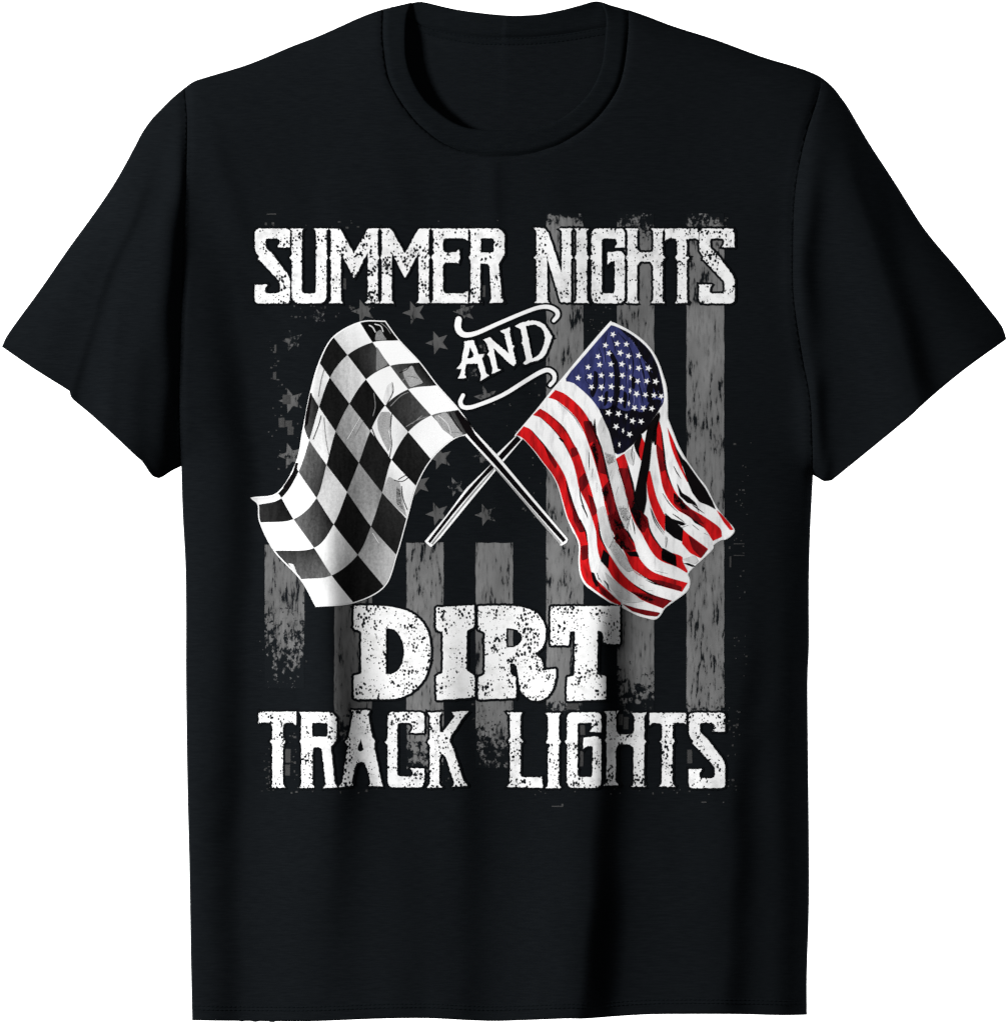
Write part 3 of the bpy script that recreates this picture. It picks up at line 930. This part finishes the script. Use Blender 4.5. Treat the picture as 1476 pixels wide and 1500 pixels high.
GRAD = {  # printed halftone of single checks at their four corners
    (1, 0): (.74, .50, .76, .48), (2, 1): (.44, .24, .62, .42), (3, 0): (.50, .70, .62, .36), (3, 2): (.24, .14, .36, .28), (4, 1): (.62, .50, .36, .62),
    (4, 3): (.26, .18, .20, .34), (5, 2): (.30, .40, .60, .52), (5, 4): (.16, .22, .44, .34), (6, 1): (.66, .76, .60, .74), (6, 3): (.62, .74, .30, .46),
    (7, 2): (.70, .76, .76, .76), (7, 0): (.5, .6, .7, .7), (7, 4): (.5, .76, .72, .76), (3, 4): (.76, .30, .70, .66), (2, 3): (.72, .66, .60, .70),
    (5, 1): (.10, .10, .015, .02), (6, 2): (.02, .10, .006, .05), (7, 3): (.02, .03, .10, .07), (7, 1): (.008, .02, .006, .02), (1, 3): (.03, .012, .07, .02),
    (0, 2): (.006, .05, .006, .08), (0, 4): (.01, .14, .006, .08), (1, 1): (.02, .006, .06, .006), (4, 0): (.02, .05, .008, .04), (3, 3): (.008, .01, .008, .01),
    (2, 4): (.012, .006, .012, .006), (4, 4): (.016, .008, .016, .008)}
M_TONE = bpy.data.materials.new("halftone_ink")
nt, b = nodes_of(M_TONE)
soft(b)
knit_bump(nt, b, 0.18)
_a = nt.nodes.new('ShaderNodeAttribute')
_a.attribute_name = 'ink_tone'
_v = _a.outputs['Fac']
_s = ramp(nt, noise(nt, coords(nt, (260, 260, 45), (3, 3, 3)), 1.0, 4, 0.6), 0.25, 0.75)
_g = ramp(nt, noise(nt, coords(nt, (560, 560, 480)), 1.0, 4, 0.7), 0.3, 0.7)
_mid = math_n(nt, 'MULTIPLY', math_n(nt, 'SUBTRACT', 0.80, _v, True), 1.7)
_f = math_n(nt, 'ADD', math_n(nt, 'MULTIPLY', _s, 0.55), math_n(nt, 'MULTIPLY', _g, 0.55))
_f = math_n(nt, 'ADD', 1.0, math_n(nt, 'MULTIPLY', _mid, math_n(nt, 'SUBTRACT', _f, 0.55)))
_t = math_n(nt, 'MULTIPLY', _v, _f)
_c = nt.nodes.new('ShaderNodeCombineColor')
for _k in range(3):
    nt.links.new(_t, _c.inputs[_k])
nt.links.new(_c.outputs[0], b.inputs['Base Color'])
def crs(p0, p1, p2, p3, t):
    return 0.5 * (2 * p1 + (p2 - p0) * t + (2 * p0 - 5 * p1 + 4 * p2 - p3) * t * t + (3 * p1 - p0 - 3 * p2 + p3) * t ** 3)
LA = np.array(LAT, float)
def lat_at(a, j):
    def row(i):
        R = LA[i]
        k = min(int(j), 4)
        t = j - k
        p0 = R[k - 1] if k > 0 else 2 * R[0] - R[1]
        p3 = R[k + 2] if k + 2 < 6 else 2 * R[5] - R[4]
        return crs(p0, R[k], R[k + 1], p3, t)
    k = min(int(a), 7)
    t = a - k
    p1, p2 = row(k), row(k + 1)
    p0 = row(k - 1) if k > 0 else 2 * p1 - p2
    p3 = row(k + 2) if k + 2 < 9 else 2 * p2 - p1
    return crs(p0, p1, p2, p3, t)
def checkered():
    n = 13
    na, nj = 8 * n, 5 * n
    Q = np.array([lat_at(a / n, j / n) for a in range(na + 1) for j in range(nj + 1)])
    Q = xf(Q, 360, 460, 3.488)
    F, TV = [], []
    def tone(a, j, fa, fj):
        v = GRAD.get((a, j))
        if v is None:
            v0 = TONE.get((a, j), 0.006 if (a + j) % 2 == 0 else .74)
            v = (v0,) * 4
        t = (v[0] * (1 - fa) + v[1] * fa) * (1 - fj) + (v[2] * (1 - fa) + v[3] * fa) * fj
        return max(t, 0.004)
    for a in range(na):
        for j in range(nj):
            c = (a // n, j // n)
            i = a * (nj + 1) + j
            F.append((i, i + 1, i + nj + 2, i + nj + 1))
            TV.append([tone(*c, (a % n + p) / n, (j % n + q) / n) for p, q in ((0, 0), (0, 1), (1, 1), (1, 0))])
    idx = [a * (nj + 1) for a in range(na + 1)] + [na * (nj + 1) + j for j in range(1, nj + 1)] \
        + [a * (nj + 1) + nj for a in range(na - 1, -1, -1)] + [j for j in range(nj - 1, 0, -1)]
    edge = Q[idx]
    F = np.array(F)
    a, b, c = Q[F[:, 0]], Q[F[:, 1]], Q[F[:, 2]]
    s = (b[:, 0] - a[:, 0]) * (c[:, 1] - a[:, 1]) - (b[:, 1] - a[:, 1]) * (c[:, 0] - a[:, 0])
    F[s > 0] = F[s > 0][:, ::-1]
    TV = np.array(TV)
    TV[s > 0] = TV[s > 0][:, ::-1]
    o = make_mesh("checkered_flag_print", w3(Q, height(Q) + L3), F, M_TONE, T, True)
    at = o.data.attributes.new('ink_tone', 'FLOAT', 'CORNER')
    at.data.foreach_set('value', TV.astype(np.float32).ravel())
    o.data.normals_split_custom_set_from_vertices([tuple(v) for v in normals_of(Q)])
    o['label'] = "waving black and white checkered racing flag"
    sheet("flag_border", [(grow(edge, 1.7), [grow(edge, -2.0)])], M_WHITE, L2, o, g=3.0)
    k = lambda pts, dr=10: xf(rnd(pts, dr), 360, 460, 3.488)
    r = lambda pts, w: xf(ribbon(pts, [w] * len(pts), 4), 360, 460, 3.488)
    shapes = [
        (k([(690, 500), (735, 500), (745, 545), (728, 600), (742, 660), (728, 705), (700, 650), (675, 590), (672, 540)]), 1),
        (r([(640, 575), (668, 640), (726, 722)], 5), 0), (r([(745, 510), (738, 600), (745, 660), (735, 730)], 4), 0),
        (k([(730, 830), (785, 858), (800, 950), (820, 1035), (745, 965), (700, 908)]), 1),
        (k([(770, 880), (790, 900), (795, 960), (812, 1010), (770, 970)]), 2),
        (r([(760, 850), (800, 855), (832, 832), (815, 825), (780, 845)], 4), 0),
        (r([(795, 880), (802, 940), (825, 1000)], 4), 0),
        (k([(722, 365), (742, 350), (750, 400), (715, 462), (700, 440)]), 3),
        (r([(748, 350), (752, 400), (718, 465)], 3), 0),
        (k([(800, 290), (850, 262), (868, 300), (908, 352), (840, 376), (812, 330)]), 1),
        (r([(800, 340), (835, 318), (880, 330)], 4), 2), (r([(785, 300), (820, 285), (840, 262)], 4), 0),
        (k([(665, 95), (690, 78), (705, 110), (722, 132), (660, 136)]), 2),
        (r([(632, 58), (648, 68), (662, 92)], 6), 3), (r([(660, 52), (690, 62), (702, 90)], 5), 3), (r([(690, 46), (720, 70), (740, 100)], 3), 2),
        (k([(960, 522), (1022, 500), (1072, 560), (1112, 618), (1062, 632), (1005, 590)]), 1),
        (r([(985, 520), (1030, 560), (1048, 612)], 4), 3), (r([(1040, 505), (1060, 545), (1100, 600)], 5), 0), (r([(1000, 560), (1040, 600), (1090, 605)], 3), 2),
        (k([(668, 165), (728, 258), (666, 292)]), 4),
        (r([(585, 530), (555, 580), (520, 640)], 3), 3), (r([(600, 545), (560, 620)], 3), 2),
        (r([(385, 520), (375, 560), (345, 640)], 4), 0), (r([(400, 530), (410, 640), (425, 720)], 4), 2),
        (r([(400, 285), (385, 340), (372, 420)], 5), 2),
        (k([(215, 1272), (245, 1278), (262, 1325), (285, 1352), (250, 1320)]), 3),
        (r([(820, 575), (880, 540), (925, 525)], 4), 2), (r([(850, 560), (900, 520)], 3), 1), (r([(740, 470), (790, 420), (830, 400)], 4), 2),
        (r([(655, 405), (662, 470), (650, 520)], 4), 2), (r([(650, 1120), (680, 1170)], 3), 3),
        (k([(330, 400), (338, 405), (318, 560), (300, 580), (305, 520)], 4), 0),
        (k([(255, 760), (268, 760), (262, 790), (212, 895), (190, 885), (240, 810)], 4), 0),
    ]
    gm = [M_BLACK, grey(.28), grey(.18), grey(.7), grey(.16)]
    for sh, m in shapes:
        sheet("gloss_mark", [sh], gm[m], L4 + (0.00006 if m in (0, 3) else 0), o, g=3.0)
    return o
checkered()

# ------------------------------------------------------------------ print: stars-and-stripes flag
def stripes_flag():
    a = lambda *p: [(815 + x / 7.141, 465 + y / 7.141) for x, y in p]
    b = lambda *p: [(750 + x / 7.141, 570 + y / 7.141) for x, y in p]
    c = lambda *p: [(900 + x / 6.524, 600 + y / 6.524) for x, y in p]
    d = lambda *p: [(835 + x / 7.978, 740 + y / 7.978) for x, y in p]
    edge = a((540, 72), (575, 56), (640, 80), (770, 150), (900, 245), (990, 345), (1060, 470), (1112, 620), (1145, 740), (1155, 900), (1155, 1040)) \
        + c((520, 130), (560, 232), (605, 345), (680, 480), (790, 640), (870, 740), (930, 860), (985, 960), (1060, 1050), (1135, 1142), (1120, 1190), (1060, 1235),
            (1012, 1243), (942, 1290), (936, 1325), (890, 1375), (820, 1440), (762, 1492)) \
        + d((1370, 800), (1390, 870), (1385, 960), (1330, 1030), (1190, 1130), (1100, 1200), (1050, 1280), (985, 1330), (880, 1310), (780, 1280), (620, 1200),
            (480, 1140), (400, 1090), (270, 1000), (170, 920), (115, 800), (100, 650), (105, 470), (60, 345)) \
        + b((640, 1495), (570, 1330), (520, 1150), (480, 1010), (420, 890), (320, 760), (230, 640), (120, 520), (42, 492), (42, 472), (130, 370), (280, 190), (425, 5)) \
        + a((60, 640), (300, 350))
    edge = cr(edge, 3, True)
    o = sheet("striped_flag_print", [edge], M_WFLAG, L3, T, g=3.0)
    o['label'] = "waving red, white and blue stars-and-stripes flag"
    sheet("flag_border", [(grow(edge, 0.9), [grow(edge, -2.0)])], M_WHITE, L2, o, g=3.0)
    red = [
        band(b((42, 482), (110, 515), (230, 642), (320, 762), (420, 892), (482, 1012), (524, 1152), (574, 1330)) + d((8, 225), (64, 335), (114, 462), (110, 650), (126, 790), (176, 898), (262, 972), (380, 1060), (480, 1128), (580, 1168)),
             b((120, 388), (200, 430), (330, 580), (430, 710), (520, 850), (572, 970), (610, 1120), (645, 1214)) + d((110, 170), (170, 310), (204, 430), (212, 620), (240, 770), (300, 862), (400, 960), (490, 1050), (590, 1140))),
        band(b((290, 203), (380, 258), (540, 400), (640, 570), (700, 680), (762, 860), (830, 1080)) + d((286, 0), (330, 200), (354, 370), (430, 530), (490, 630), (600, 790), (740, 920), (940, 1035), (1184, 1115)),
             b((215, 272), (310, 310), (440, 440), (530, 560), (622, 740), (670, 900), (700, 1040)) + d((196, 0), (252, 150), (300, 320), (312, 480), (352, 640), (430, 740), (500, 850), (620, 960), (740, 1040), (860, 1120), (1080, 1207))),
        band(b((450, 8), (560, 58), (720, 200), (830, 370), (900, 520), (960, 700), (1000, 880), (1060, 1120)) + d((530, 0), (600, 200), (680, 330), (742, 430), (780, 570), (850, 680), (950, 770), (1100, 830), (1368, 908)),
             b((378, 90), (480, 130), (640, 270), (740, 430), (820, 640), (880, 830), (940, 1060)) + d((402, 0), (450, 180), (520, 370), (620, 530), (690, 680), (760, 790), (880, 862), (1050, 940), (1300, 1012))),
        band(c((10, 470), (52, 620), (92, 760), (150, 980), (190, 1080)) + d((836, 339), (872, 410), (960, 560), (1060, 652), (1240, 722), (1360, 792)),
             c((90, 420), (130, 540), (170, 700), (200, 830), (250, 980), (300, 1040)) + d((905, 200), (962, 352), (1080, 512), (1290, 592), (1310, 660), (1368, 770))),
        rnd(c((255, 258), (292, 330), (250, 490), (234, 450), (222, 380)), 1),
        band(c((312, 590), (308, 750), (340, 900), (400, 1050), (476, 1165)), c((335, 585), (366, 720), (402, 850), (460, 980), (480, 1005))),
        band(c((405, 85), (395, 300), (400, 420), (430, 600), (460, 750), (520, 870), (600, 960), (700, 1020), (850, 1130), (936, 1255)),
             c((415, 80), (450, 220), (470, 400), (492, 560), (550, 730), (602, 820), (700, 930), (850, 1020), (1000, 1130), (1022, 1215))),
        band(c((500, 170), (532, 330), (572, 450), (622, 560), (690, 690)), c((515, 200), (560, 300), (602, 420), (650, 570), (700, 690))),
        rnd(c((650, 1145), (700, 1190), (892, 1332), (820, 1422), (720, 1372), (640, 1280)), 1.5),
        rnd(c((968, 958), (1010, 992), (1090, 1080), (1132, 1148), (1100, 1152), (1040, 1078)), 1),
    ]
    q = lambda P, r=2.5: rnd(P, r)
    dark = [q(x) for x in (
        b((740, 335), (820, 330), (885, 490), (900, 510), (800, 575), (770, 470)), b((860, 520), (930, 600), (978, 830), (990, 900), (900, 870), (850, 700), (820, 610)),
        b((930, 1050), (1015, 950), (1065, 1150), (1110, 1300), (1160, 1430), (1050, 1460), (985, 1200)), b((330, 590), (400, 670), (470, 790), (450, 835), (380, 720)),
        b((560, 1000), (612, 1140), (650, 1260), (735, 1440), (680, 1400), (600, 1200)), b((690, 940), (760, 870), (800, 980), (720, 1080)), b((790, 1100), (840, 1130), (890, 1290), (840, 1330)),
        b((610, 620), (670, 605), (690, 680), (620, 720)), c((30, 560), (125, 560), (180, 800), (190, 940), (150, 960), (90, 750)), c((0, 1120), (70, 1140), (200, 1330), (110, 1370), (0, 1260)),
        d((430, 120), (520, 60), (600, 220), (690, 350), (640, 480), (560, 420), (480, 290)), d((690, 1005), (940, 1042), (1178, 1116), (1080, 1203), (862, 1116)),
        d((600, 1150), (780, 1205), (1050, 1256), (1010, 1302), (880, 1288), (720, 1240)), d((900, 860), (1060, 880), (1300, 950), (1290, 1006), (1050, 935)),
        d((20, 60), (120, 200), (168, 310), (110, 320), (40, 180)), d((120, 480), (205, 460), (208, 620), (130, 650)), c((562, 790), (660, 890), (790, 1010), (850, 1100), (760, 1060), (660, 990), (560, 890)),
        c((392, 320), (468, 410), (490, 570), (440, 600), (405, 440)), c((700, 1200), (885, 1335), (825, 1418), (740, 1330)), d((740, 60), (830, 60), (900, 220), (860, 330), (780, 250)),
        c((240, 960), (310, 1030), (330, 1120), (270, 1150)), d((300, 900), (420, 1000), (520, 1080), (480, 1120), (360, 1030)))]
    blk = [q(x, 1.6) for x in (
        c((320, 150), (345, 200), (352, 320), (330, 540), (318, 610), (300, 720), (302, 860), (285, 960), (255, 1060), (262, 1180), (210, 1100), (170, 960), (182, 840), (215, 680), (245, 540), (282, 330), (300, 225)),
        c((250, 215), (330, 140), (420, 20), (432, 60), (398, 200), (360, 330), (330, 170), (256, 235)), c((180, 332), (250, 222), (258, 262), (228, 380), (240, 470), (200, 400)), c((358, 240), (412, 60), (402, 180), (396, 330), (380, 345)),
        c((588, 372), (640, 462), (682, 502), (790, 655), (862, 752), (928, 872), (962, 956), (900, 920), (805, 882), (742, 800), (704, 712), (652, 560), (612, 445)),
        c((480, 1008), (560, 1058), (652, 1140), (642, 1262), (560, 1222), (480, 1152)), c((452, 1318), (582, 1390), (588, 1490), (520, 1470), (445, 1412)), c((650, 1468), (700, 1465), (765, 1492), (740, 1505)),
        c((590, 700), (640, 795), (700, 830), (760, 880), (790, 930), (740, 905), (690, 890), (620, 825)), c((475, 985), (540, 1040), (640, 1070), (680, 1095), (640, 1110), (560, 1075), (490, 1030)),
        b((815, 600), (860, 560), (905, 700), (890, 860), (860, 720)), b((860, 300), (880, 480), (840, 430)), b((940, 1080), (985, 1000), (1010, 1090), (970, 1180)), b((1060, 1350), (1150, 1420), (1170, 1480), (1080, 1470)),
        d((650, 545), (770, 538), (802, 604), (690, 596)), d((385, 515), (452, 580), (440, 742), (350, 650)), d((500, 380), (560, 320), (640, 470), (600, 520)), d((240, 775), (275, 790), (300, 862), (350, 940), (300, 955), (260, 880)),
        d((700, 1015), (860, 1050), (1000, 1110), (900, 1120)), d((860, 868), (1000, 915), (1090, 950), (980, 925)), d((1060, 530), (1100, 540), (1230, 590), (1240, 720), (1065, 640)),
        c((0, 1190), (60, 1230), (160, 1350), (100, 1340)), c((175, 860), (200, 960), (262, 1180), (210, 1110), (150, 960)), c((560, 790), (640, 860), (700, 960), (640, 950), (565, 860)), c((700, 1000), (800, 1090), (850, 1130), (760, 1080)),
        b((478, 505), (520, 520), (545, 550), (520, 555)), b((335, 595), (380, 660), (400, 720), (360, 660)))]
    lines = [(c((170, 350), (160, 430), (175, 500)), 1.4), (c((560, 540), (590, 600), (630, 660)), 1.2), (c((455, 800), (520, 900), (600, 980)), 1.0), (c((345, 950), (390, 1060), (470, 1180)), 1.2),
             (c((150, 1010), (120, 1090), (115, 1170)), 1.5), (c((160, 1040), (180, 1120), (190, 1190)), 1.2), (c((130, 1070), (150, 1150)), .8), (c((740, 910), (780, 940), (850, 990)), 1.8), (c((720, 850), (770, 900), (800, 980)), 1.3),
             (c((600, 1110), (680, 1090)), 1.5), (c((640, 1125), (700, 1105)), 1.2), (c((740, 1100), (800, 1150)), 1.6), (c((850, 1180), (890, 1200)), 1.0), (b((700, 1040), (720, 1160), (780, 1330)), 1.8), (b((800, 660), (800, 760), (805, 850)), 1.0),
             (b((840, 830), (830, 920)), 1.0), (b((880, 980), (880, 1080)), .8), (b((1040, 850), (1010, 930)), 1.1), (b((1050, 900), (1035, 960)), 1.2), (b((1110, 1020), (1080, 1110)), 1.2), (b((980, 740), (1000, 780)), 1.2),
             (b((960, 400), (940, 460)), .9), (d((130, 0), (180, 90), (200, 150)), 1.6), (d((490, 420), (450, 500)), .9), (d((690, 120), (665, 210), (665, 300)), 1.4), (d((745, 260), (750, 340)), 1.0), (d((985, 765), (1130, 800)), 1.2),
             (d((310, 790), (330, 870)), 1.8), (d((335, 850), (360, 900)), 1.6), (d((390, 880), (430, 930), (440, 990)), 1.9), (d((430, 960), (470, 1010)), 1.4), (d((610, 600), (660, 660)), 1.2), (d((800, 930), (850, 940)), .7), (d((900, 995), (960, 1000)), .7),
             (d((930, 30), (980, 190), (1080, 340)), 1.1), (d((520, 1000), (600, 1025)), .7), (d((620, 1125), (700, 1140)), .7), (d((1190, 100), (1250, 140), (1330, 200)), 1.6)]
    lines += [(b((200, 432), (330, 584), (430, 714)), 1.4), (b((560, 960), (606, 1120), (655, 1270), (715, 1390)), 2.2), (b((380, 268), (534, 404), (634, 574)), 1.2),
              (d((326, 200), (350, 370), (424, 530)), 2.2), (b((790, 310), (892, 524), (952, 704), (992, 884), (1052, 1124)), 2.4), (d((524, 0), (594, 200), (674, 330), (736, 430)), 3.0),
              (d((740, 930), (940, 1046), (1180, 1122)), 2.6), (c((14, 480), (58, 620), (98, 760), (156, 980)), 1.6), (c((124, 540), (164, 700), (190, 830), (240, 980)), 3.0),
              (d((898, 200), (954, 352), (1072, 516)), 2.2), (c((446, 220), (466, 400), (486, 560), (544, 734)), 2.4), (c((604, 955), (704, 1014), (850, 1122)), 1.6),
              (d((760, 780), (880, 850), (1050, 928), (1300, 1000)), 1.8), (b((300, 300), (440, 432), (530, 552), (628, 736)), 1.0), (b((480, 138), (636, 278), (736, 440)), 0.8),
              (d((114, 168), (176, 312), (196, 430)), 2.0), (c((560, 310), (606, 430), (640, 540)), 1.6)]
    blk += [ribbon(p, [w * .4] + [w] * (len(p) - 2) + [w * .3], 4) for p, w in lines]
    g1 = [q(x, 3) for x in (
        b((935, 280), (1010, 440), (1060, 620), (1078, 760), (1130, 950), (1205, 1165), (1214, 1420), (1150, 1370), (1070, 1150), (1010, 900), (970, 740), (925, 560), (880, 400)),
        d((305, 60), (385, 0), (440, 180), (505, 395), (445, 515), (385, 420), (335, 220)), c((90, 420), (150, 370), (190, 420), (175, 540), (140, 520)), c((640, 1430), (760, 1390), (800, 1450), (750, 1480)),
        d((390, 770), (470, 850), (700, 1030), (860, 1125), (700, 1140), (560, 1080), (460, 960)), d((720, 740), (850, 830), (1000, 920), (880, 870), (780, 800)), d((540, 10), (640, 0), (700, 120), (660, 290), (590, 170)))]
    g2 = [q(x, 2) for x in (d((455, 510), (500, 405), (610, 560), (735, 760), (660, 780), (570, 690)), c((478, 1205), (500, 1225), (492, 1290), (480, 1330)),
                            b((960, 660), (1060, 690), (1075, 760), (1000, 800)), d((590, 190), (660, 250), (680, 320), (620, 260)))]
    sheet("red_stripes", red, M_RED, L4, o, g=3.0)
    sheet("fold_marks", g1 + g2 + dark + blk, [grey(.60), grey(.42), M_DKRED, M_BLACK], L5, o,
          [0] * len(g1) + [1] * len(g2) + [2] * len(dark) + [3] * len(blk), g=3.0)
    can = cr(a((540, 112), (310, 380), (95, 640), (180, 690), (330, 820), (420, 930), (490, 1050), (560, 1200), (610, 1418), (690, 1410), (790, 1320), (890, 1190), (960, 1110), (1045, 985), (1108, 905),
               (1118, 800), (1090, 640), (1050, 500), (975, 355), (880, 255), (760, 165), (640, 105), (575, 84)), 3, True)
    drk = [q(x, 4) for x in (
        a((640, 104), (760, 166), (880, 256), (975, 356), (1050, 500), (1092, 650), (1116, 800), (1060, 850), (1010, 740), (975, 640), (930, 500), (870, 370), (800, 260), (720, 180)),
        a((436, 950), (500, 960), (560, 940), (600, 900), (640, 950), (720, 985), (800, 960), (900, 1000), (960, 900), (1000, 860), (1060, 850), (1108, 885), (1052, 995), (968, 1118), (898, 1198), (796, 1328), (692, 1418), (604, 1426), (552, 1200), (482, 1050)),
        a((535, 320), (590, 375), (640, 470), (662, 600), (662, 760), (640, 900), (610, 980), (565, 970), (595, 800), (604, 620), (590, 480), (550, 400)),
        a((388, 550), (430, 575), (432, 700), (405, 790), (372, 850), (345, 790), (380, 680)), a((500, 780), (540, 760), (530, 900), (490, 940)), a((700, 760), (740, 800), (720, 960), (690, 940)),
        a((780, 600), (830, 640), (810, 760), (780, 740)), a((960, 620), (1010, 740), (1000, 880), (950, 900), (935, 760)))]
    drk += [ribbon(a(*p), [.4, w, .4], 4) for p, w in (([(530, 150), (500, 300), (510, 470)], 1.2), ([(440, 320), (470, 420), (460, 560)], 1.0), ([(700, 420), (730, 560), (720, 720)], 1.8), ([(770, 330), (800, 480), (790, 640)], 1.8),
            ([(860, 420), (900, 560), (930, 720)], 2.2), ([(640, 160), (730, 260), (790, 380)], 1.4), ([(840, 640), (880, 780), (900, 900)], 2.0), ([(480, 560), (500, 660), (470, 800)], 1.6), ([(560, 180), (600, 280), (610, 360)], 1.2),
            ([(330, 560), (300, 640), (330, 700)], 1.0), ([(760, 660), (760, 800), (740, 960)], 1.6), ([(650, 980), (700, 1010), (760, 1000)], 1.2))]
    lit = [ribbon(a(*p), [.3, w, .3], 4) for p, w in (([(740, 190), (810, 270), (862, 360)], 2.0), ([(890, 420), (950, 500), (1000, 580)], 1.0), ([(880, 560), (905, 660), (925, 760)], 1.2), ([(790, 780), (810, 860), (790, 960)], 1.6),
            ([(860, 830), (870, 920), (860, 990)], 1.4), ([(1090, 850), (1105, 870), (1080, 920)], 2.0), ([(1060, 760), (1065, 800)], 1.2), ([(500, 380), (495, 430), (505, 490)], 1.2), ([(730, 560), (740, 640), (735, 700)], 1.0))]
    st = []
    for x, y in [(525, 100), (488, 153), (545, 145), (590, 148), (452, 207), (505, 192), (560, 190), (600, 205), (650, 203), (403, 260), (460, 248), (515, 245),
                 (568, 245), (608, 260), (650, 265), (697, 265), (355, 312), (413, 305), (468, 300), (517, 298), (570, 300), (610, 310), (645, 328), (690, 328), (733, 330),
                 (420, 357), (468, 357), (517, 355), (568, 360), (608, 375), (640, 390), (683, 395), (725, 397), (760, 402), (468, 413), (513, 418), (563, 422), (602, 437),
                 (630, 458), (673, 460), (714, 462), (503, 482), (552, 487), (590, 500), (620, 522), (662, 525), (540, 550), (574, 570), (606, 588), (556, 638)]:
        thin = x in (610, 608, 602, 590, 574, 556) and y > 250
        st.append(xf(star(x, y, random.uniform(15.5, 18.5), random.uniform(-.25, .25) + 1.3, .40, .45 if thin else 1.0), 740, 460, 3.334))
    cn = sheet("canton", [can], [M_BLUE], L4, o, g=3.0)
    sheet("canton_shading", drk + lit, [M_NAVY, M_BLUE_L], L5, o, [0] * len(drk) + [1] * len(lit), g=3.0)
    sheet("canton_stars", st, M_WHITE, L5 + 0.00012, o, g=3.0)
    return o
stripes_flag()

# ------------------------------------------------------------------ print: the two crossed poles
S = lambda A: xf(A, 610, 590, 5.904)
rw = lambda pts, w: S(ribbon(pts, w, 3, False))
o = sheet("flag_pole_print", [S(rnd([(862, 282), (918, 312), (745, 515), (682, 590), (430, 895), (210, 1165), (125, 1250), (70, 1200), (250, 985), (430, 740), (655, 520), (690, 448)], 8))],
          M_WHITE, L2, T, g=3.0)
sheet("pole_shaft", [rw([(885, 300), (722, 478), (572, 638), (462, 762), (298, 962), (108, 1208)], [48, 44, 30, 34, 26, 22]),
                     rw([(668, 572), (585, 672), (480, 790), (322, 985), (132, 1222)], [10, 12, 14, 12, 14])], [M_BLACK, grey(.22)], L3, o, [0, 1], g=3.0)
o = sheet("flag_pole_print", [S(rnd([(425, 270), (450, 258), (510, 252), (545, 290), (700, 455), (1000, 815), (1310, 1180), (1296, 1212), (1250, 1238), (1228, 1222), (960, 900), (650, 535),
                                     (420, 285)], 8))], M_WHITE, L4 + 0.00004, T, g=3.0)
sheet("pole_shaft", [rw([(340, 75), (425, 190), (485, 288), (686, 514), (990, 868), (1278, 1196)], [30, 70, 54, 44, 40, 34]),
                     rw([(676, 560), (948, 872), (1244, 1222)], [10, 18, 24]), rw([(672, 566), (938, 880), (1236, 1226)], [3, 4, 5])],
      [M_BLACK, grey(.28), M_BLACK], L5, o, [0, 1, 2], g=3.0)
